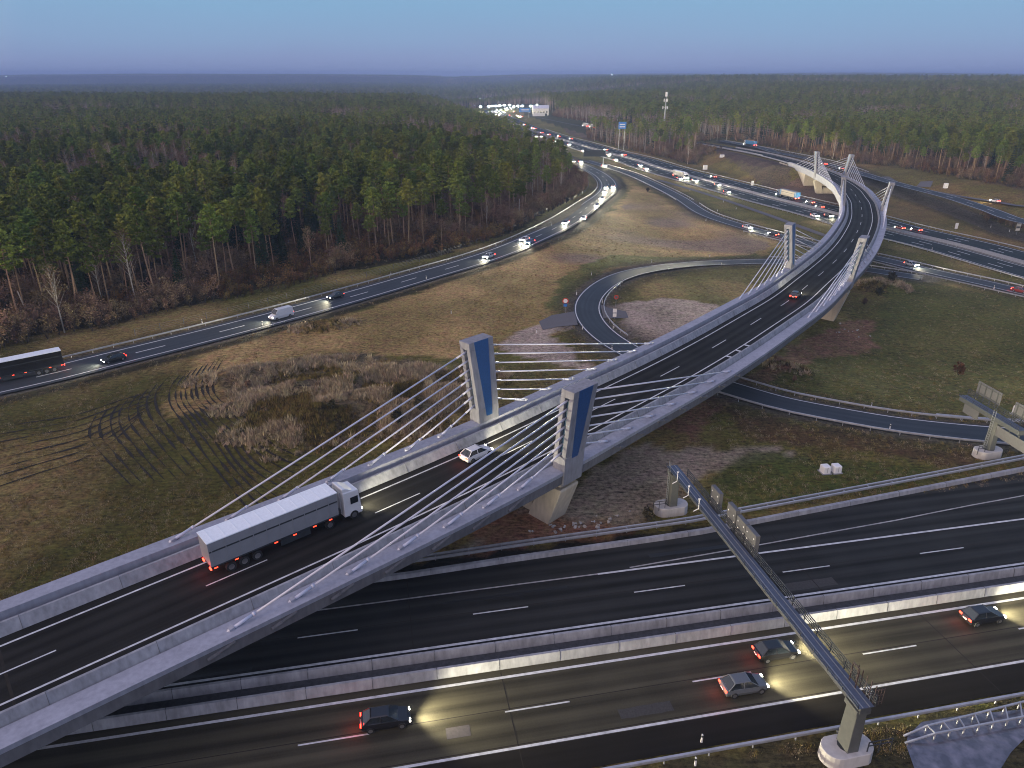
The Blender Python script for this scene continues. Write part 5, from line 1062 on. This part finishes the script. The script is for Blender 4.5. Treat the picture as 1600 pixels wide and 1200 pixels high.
# ------------------------------------------------------------------ vehicles
def paint(name, col, rough=.3): return plain(name, col, rough, .1, var=.06, scale=.5, coat=.6)
PAINT = {'white': paint('white_paint', (.72, .73, .75)), 'black': paint('black_paint', (.012, .012, .014)), 'grey': paint('grey_paint', (.12, .13, .14)), 'silver': paint('silver_paint', (.42, .44, .47)), 'blue': paint('blue_paint', (.03, .07, .18)), 'red': paint('red_car_paint', (.25, .02, .015)), 'sheet': plain('trailer_sheet', (.24, .25, .27), .5, var=.08, scale=.8), 'roof': plain('trailer_roof', (.80, .86, .90), .55, var=.06), 'beige': plain('beige_sheet', (.50, .46, .36), .5, var=.1), 'cyan': plain('blue_sheet', (.05, .20, .42), .5)}
def wheels(root, xs, y, r_, w):
    for x in xs:
        for s_ in (-1, 1):
            mb = MB(); mb.tube([(x, s_*(y-w/2), r_), (x, s_*(y+w/2), r_)], r_, 16); o = mb.build('wheel', M['tyre'], root); mb = MB(); mb.tube([(x, s_*(y+w/2-.02), r_), (x, s_*(y+w/2+.012), r_)], r_*.6, 12); mb.build('rim', M['rim'], o)
def beam(root, x, z, E, y=0):
    ld = bpy.data.lights.new('headlight_beam', 'SPOT'); ld.energy = E*.15; ld.spot_size = R(126); ld.spot_blend = 1.0; ld.shadow_soft_size = .35; ld.color = (1.0, .90, .62)
    ld.use_nodes = True; nt_ = ld.node_tree; e_ = nt_.nodes['Emission']; lf = nt_.nodes.new('ShaderNodeLightFalloff'); lf.inputs['Strength'].default_value = 1.0; nt_.links.new(lf.outputs['Linear'], e_.inputs['Strength'])
    o = bpy.data.objects.new('headlight_beam', ld); C.objects.link(o); o.parent = root; o.location = (x, y, z); o.rotation_euler = (0, R(-90+9)*-1 if False else R(-(90-9)), 0); return o
def lamps(root, xf, xr, y, zf, zr, far, wf=.34, hf=.16):
    for s_ in (-1, 1):
        mb = MB(); mb.box((xf, s_*y, zf), (.10, wf*(2.0 if far else 1), hf*(2.0 if far else 1))); mb.build('headlight', M['hl_far' if far else 'hl'], root); mb = MB(); mb.box((xr, s_*y*1.02, zr), (.10, wf*(1.5 if far else 1.0), hf*(1.5 if far else 1))); mb.build('taillight', M['tl_far' if far else 'tl'], root)
def car(col, far, kind='car'):
    root = empty('passenger_car' if kind == 'car' else 'delivery_van'); mb = MB()
    if kind == 'car': ST_ = [(-2.18, .70, .45, .80), (-2.08, .86, .28, .93), (-1.3, .91, .22, .99), (0, .91, .20, .96), (1.05, .90, .22, .93), (1.85, .84, .26, .80), (2.15, .70, .40, .64)]; G0, G1, gz0, gz1_ = (-1.95, 1.10), (-1.30, .25), .95, 1.46; gw, tw = .82, .60
    else: ST_ = [(-2.9, .92, .35, 1.5), (-2.8, .98, .28, 1.6), (-1.3, 1.0, .25, 1.6), (0, 1.0, .25, 1.55), (1.5, .98, .25, 1.45), (2.5, .92, .28, 1.1), (2.85, .8, .4, .85)]; G0, G1, gz0, gz1_ = (-2.75, 1.9), (-2.65, 1.15), 1.5, 2.35; gw, tw = .93, .80
    V = []
    for x, w, z0, z1 in ST_: V += [(x, -w*.92, z0), (x, -w, z0+(z1-z0)*.45), (x, -w*.9, z1), (x, w*.9, z1), (x, w, z0+(z1-z0)*.45), (x, w*.92, z0)]
    n = len(ST_); F_ = [(i*6+j, i*6+(j+1) % 6, (i+1)*6+(j+1) % 6, (i+1)*6+j) for i in range(n-1) for j in range(6)]+[tuple(range(5, -1, -1)), tuple(range((n-1)*6, n*6))]; mb.add(V, F_)
    zt = gz1_
    mb.hexa([(G1[0]-.05, -tw-.02, zt), (G1[1]+.08, -tw-.02, zt), (G1[1]+.08, tw+.02, zt), (G1[0]-.05, tw+.02, zt), (G1[0]+.1, -tw+.1, zt+.06), (G1[1]-.1, -tw+.1, zt+.06), (G1[1]-.1, tw-.1, zt+.06), (G1[0]+.1, tw-.1, zt+.06)])
    for s_ in (-1, 1):
        for a, b_ in ((G0[0], G1[0]), (G0[1], G1[1]), (-.4, -.4)): mb.bar((a, s_*(gw+.005), gz0), (b_, s_*(tw+.005), zt+.01), .09, .06)
    body = mb.build('body', PAINT[col], root, bevel=0 if far else .04)
    mb = MB(); mb.hexa([(G0[0], -gw, gz0-.02), (G0[1], -gw, gz0-.02), (G0[1], gw, gz0-.02), (G0[0], gw, gz0-.02), (G1[0], -tw, zt-.003), (G1[1], -tw, zt-.003), (G1[1], tw, zt-.003), (G1[0], tw, zt-.003)]); mb.build('windows', M['glass'] if kind == 'car' else PAINT['white'], root)
    if kind != 'car': mb = MB(); mb.hexa([(1.45, -gw+.05, 1.52), (2.0, -gw+.05, 1.48), (2.0, gw-.05, 1.48), (1.45, gw-.05, 1.52), (1.0, -tw, 2.3), (1.22, -tw, 2.3), (1.22, tw, 2.3), (1.0, tw, 2.3)]); mb.build('windscreen', M['glass'], root)
    k = 1.0 if kind == 'car' else 1.3; wheels(root, (-1.35*k, 1.35*k), .82 if kind == 'car' else .9, .33, .22)
    if not far: mb = MB(); mb.box((ST_[0][0]-.02, 0, .62), (.04, .5, .12)); mb.build('number_plate', M['white'], root); mb = MB(); [mb.box((.75, s_*1.0, 1.02), (.14, .2, .12)) for s_ in (-1, 1)]; 
    lamps(root, ST_[-1][0]-.06, ST_[0][0]+.02, .60 if kind == 'car' else .7, .62 if kind == 'car' else .8, .80 if kind == 'car' else 1.1, far)
    return root
def truck(side, roof, far, cab='white', name='articulated_truck', band_=True, ends=None):
    root = empty(name); mb = MB(); mb.box((-2.3, 0, 2.62), (13.4, 2.5, 2.62)); [mb.box((-8.7+1.34*q_, s_*1.262, 2.62), (.07, .03, 2.5)) for q_ in range(11) for s_ in (-1, 1)]; mb.build('trailer_side', PAINT[side], root)
    mb = MB(); mb.box((-2.3, 0, 3.97), (13.5, 2.56, .09)); [mb.box((-8.4+1.22*q_, 0, 4.02), (.06, 2.5, .03)) for q_ in range(11)]; mb.build('trailer_roof', PAINT[roof], root)
    if band_: mb = MB(); mb.box((-2.3, 0, 2.95), (13.3, 2.53, .16)); mb.box((-2.3, 0, 1.27), (13.42, 2.56, .14)); mb.build('trailer_trim', M['dark'], root)
    if ends:
        mb = MB(); mb.box((-8.6, 0, 2.62), (1.6, 2.54, 2.6)); mb.box((3.7, 0, 2.62), (1.2, 2.54, 2.6)); mb.build('blue_end_panel', PAINT[ends], root)
    mb = MB(); mb.box((-1.6, 0, 1.0), (13.8, 1.0, .4)); mb.box((-.5, -1.15, .75), (3.2, .12, .7)); mb.box((-.5, 1.15, .75), (3.2, .12, .7)); mb.build('chassis', M['dark'], root)
    mb = MB(); mb.hexa([(5.1, -1.22, .55), (7.25, -1.22, .45), (7.25, 1.22, .45), (5.1, 1.22, .55), (5.1, -1.2, 3.5), (6.95, -1.15, 3.35), (6.95, 1.15, 3.35), (5.1, 1.2, 3.5)]); mb.hexa([(5.1, -1.1, 3.45), (6.6, -1.0, 3.3), (6.6, 1.0, 3.3), (5.1, 1.1, 3.45), (5.1, -1.1, 3.95), (5.5, -1.0, 3.9), (5.5, 1.0, 3.9), (5.1, 1.1, 3.95)]); mb.build('cab', PAINT[cab], root, bevel=0 if far else .08)
    mb = MB(); mb.hexa([(7.2, -1.1, 1.75), (7.23, -1.1, 1.75), (7.23, 1.1, 1.75), (7.2, 1.1, 1.75), (7.0, -1.02, 2.85), (7.06, -1.02, 2.85), (7.06, 1.02, 2.85), (7.0, 1.02, 2.85)]); mb.build('windscreen', M['glass'], root)
    for s_ in (-1, 1): mb = MB(); mb.box((6.35, s_*1.215, 2.3), (.9, .03, .8)); mb.build('side_window', M['glass'], root)
    wheels(root, (-7.2, -5.9, -4.6, 3.3, 6.2), 1.1, .5, .32)
    lamps(root, 7.24, -9.02, .9, .85, 1.0, far, .42, .2)
    if not far:
        for s_ in (-1, 1):
            for x in (-8.6, -6.6, -2.6, -.6, 1.6, 3.4): mb = MB(); mb.box((x, s_*1.285, 1.12), (.34, .03, .09)); mb.build('marker_light', M['ml'], root)
    return root
LABELS = set(); VC = {}
def put(key, make, path, px, zoff, hd, label, E, cat='car', group=None, u=None, shift=0):
    zz = None; s = path.L/2
    for _ in range(6):
        z_ = path.at(s)[2] if path is not ST else 0.0
        q = W(px[0], px[1], z_+zoff)
        if path is ST: s, uu = float((q[:2]-AO)@AT), float((q[:2]-AO)@AN)
        else: s, uu = path.proj(q)
    s += shift
    if u is not None: uu = u
    p = path.at(s, uu); t = path.tan(s)*hd
    if key not in VC: r_ = make(); VC[key] = r_; CH[r_.name] = list(r_.children); [CH.__setitem__(c.name, list(c.children)) for c in r_.children]
    else: r_ = copy_tree(VC[key])
    r_.location = (p[0], p[1], p[2]+.06); r_.rotation_euler = (0, 0, math.atan2(t[1], t[0])); tag(r_, label, cat, group)
    if zoff <= .6 and path in (ST, DECK) or key in ('truckA', 'blackn'):
        pl = bpy.data.lights.new('taillight_glow', 'POINT'); pl.energy = 38; pl.color = (1, .06, .03); pl.shadow_soft_size = .3; po = bpy.data.objects.new('taillight_glow', pl); C.objects.link(po); po.parent = r_; po.location = (-9.6 if cat == 'truck' else -2.75, 0, .9)
    if E: beam(r_, {'car': 2.4, 'van': 3.1}.get(cat, 7.5), .75, E)
    return r_
nr = lambda c, k='car': (k+c+'n', lambda: car(c, False, k)); fr_ = lambda c, k='car': (k+c+'f', lambda: car(c, True, k))
put('truckA', lambda: truck('sheet', 'roof', False), DECK, (447, 893), .6, 1, 'large white-roofed articulated truck driving up the foreground bridge', 7000, 'truck', u=-1.75, shift=3.6)
put(*nr('white'), DECK, (752, 712), .6, 1, 'white car between the two foreground pylons on the bridge', 9000, u=-1.9)
put(*nr('black'), DECK, (1243, 461), .6, 1, 'dark car with bright red tail lamps further up the curving bridge', 7000)
put(*nr('black'), ST, (603, 1124), .5, 1, 'black car at the left of the lower carriageway, nearest the camera', 15000); put(*nr('black'), ST, (1212, 1018), .5, 1, 'black car in the far lane of the lower carriageway left of the gantry', 15000)
put(*nr('grey'), ST, (1162, 1071), .5, 1, 'dark grey car in the near lane of the lower carriageway left of the gantry', 15000); put(*nr('black'), ST, (1535, 963), .5, 1, 'black car on the lower carriageway at the right border', 15000)
put('truckB', lambda: truck('black', 'roof', False), LR, (22, 583), .6, -1, 'white-roofed truck leaving the frame at the left border on the slip road', 8000, 'truck', u=-1.9, shift=-1)
put(*nr('black'), LR, (178, 561), .5, -1, 'black car following the truck on the left slip road', 7000); put(*nr('white', 'van'), LR, (438, 492), .7, -1, 'pale blue-white van on the left slip road in the middle of the straight', 9000, 'van', u=1.4); put(*nr('black'), LR, (524, 463), .5, -1, 'dark car with bright headlights behind the pale van on the left slip road', 8000)
for i, (px, lb) in enumerate([((764,400), 'silver car alone on the straight below the curve of the left slip road'), ((820,374), 'first of two cars side by side where the slip road straightens, outer lane'), ((828,378), 'second of two cars side by side where the slip road straightens, inner lane'), ((884,348), 'car with blazing headlights at the exit of the curve, left one of two'), ((912,341), 'car with blazing headlights at the exit of the curve, right one of two')]): put(*fr_(['silver', 'white', 'blue', 'grey', 'white'][i]), LR, px, .6, -1, lb, 5000)
gl = 'oncoming car with white headlights queuing through the curve of the left slip road'
for px in [(947,293),(958,292),(945,300),(941,310),(933,321),(895.5,252),(907,253),(859,237),(835,227),(800,210)]: put(*fr_(random.choice(['black', 'silver', 'grey'])), LR, px, .6, -1, gl, 8000, 'car', 'cars queuing in the curve of the left slip road')
gl = 'far oncoming car with white headlights on the near carriageway of the upper motorway'
for px in [(793,210),(804,212),(837,213),(845,213.5),(867.5,221),(875.6,224),(889,226),(911,236),(950.6,242),(962,250),(1000,258.5),(1009,264),(1062,279),(1086,282),(1121,289),(1136,300),(1273,337),(1295,337),(779,180),(786,186),(776,176),(781,177),(786,174),(790,172),(794,171),(799,170),(777,172),(783,171),(789,170),(797,168.5),(773,174),(779,174.5),(783,177),(792,169),(803,168),(809,167),(815,166.5),(788,175.5),(821,166),(775,179)]:
    hb_ok = True
    put(*fr_(random.choice(['black', 'silver', 'grey', 'white'])), HB, px, .6, 1, gl, 4000, 'car', 'oncoming cars on the upper motorway')
gl = 'far car with red tail lamps on the far carriageway of the upper motorway'
for px in [(811,182),(796,180),(790,173),(820,195),(832,200),(836,201),(847,207),(858,210),(873,213),(892,217),(947,234),(975,242),(1115,276),(1266,316),(1281,323),(1406,356),(1432,359),(808,181),(815,182),(803,175),(817,170),(826,168),(829,171)]: put(*fr_(random.choice(['red', 'grey', 'black'])), HB, px, .6, -1, gl, 2500, 'car', 'departing cars on the upper motorway')
put('truckC', lambda: truck('beige', 'sheet', True, ends='cyan', cab='blue'), HB, (1242, 306), .8, -1, 'beige truck with blue ends on the upper motorway left of the bridge', 3000, 'truck', u=-8.5)
put('truckD', lambda: truck('sheet', 'roof', True), HB, (1046, 277), .8, 1, 'grey truck with orange side lamps heading right on the upper motorway', 6000, 'truck', u=9)
put(*fr_('white'), R2, (1168, 355), .6, 1, 'white car with bright lights on the slip road left of the bridge', 8000); put(*fr_('blue'), R2, (944, 259), .6, 1, 'car with headlights just entering the slip road beyond the curve', 8000)
put(*fr_('silver'), R2, (1424, 413), .6, 1, 'car with tail and head lamps on the slip road just right of the bridge', 9000); put(*fr_('red'), R2, (1594, 454), .6, 1, 'car cut by the right border on the merged slip road', 4000); put(*fr_('black'), R2, (1208, 366), .6, -1, 'car with red tail lamps just behind the second left pylon', 2000)
put(*fr_('red'), RR, (1288, 256), .6, -1, 'car with red tail lamps behind the bridge, nearer the left far pylon', 6000); put(*fr_('red'), RR, (1316, 263), .6, -1, 'car with red tail lamps behind the bridge, nearer the right far pylon', 6000); put(*fr_('white'), SV, (1555, 314), .6, -1, 'white car with red tail lamps on the narrow road below the right forest', 4000)
put('truckE', lambda: truck('cyan', 'red', True, cab='white', band_=False), RR, (1127, 226), .8, -1, 'blue-sided truck with red lamps entering the forest at the end of the ramp', 5000, 'truck', u=.5, shift=4)
put('truckD', None, EX, (897, 197), .8, -1, 'white truck on the exit road towards the service area, left one of two', 0, 'truck', u=0); put('truckD', None, EX, (916, 199), .8, -1, 'white truck on the exit road half hidden by the trees, right one of two', 0, 'truck', u=0)

# ------------------------------------------------------------------ air
mb = MB(); mb.box((0, 5000, 27), (19400, 11200, 146)); hz = mb.build('haze', None); hz.data.materials.clear()
hm = bpy.data.materials.new('haze_air'); hm.use_nodes = True; hn = hm.node_tree; hn.nodes.clear(); pv = hn.nodes.new('ShaderNodeVolumePrincipled'); pv.inputs['Color'].default_value = (.42, .60, 1.0, 1); pv.inputs['Density'].default_value = HAZE; pv.inputs['Anisotropy'].default_value = 0.0
ho = hn.nodes.new('ShaderNodeOutputMaterial'); hn.links.new(pv.outputs[0], ho.inputs['Volume']); hz.data.materials.append(hm); tag(hz, kind='stuff')
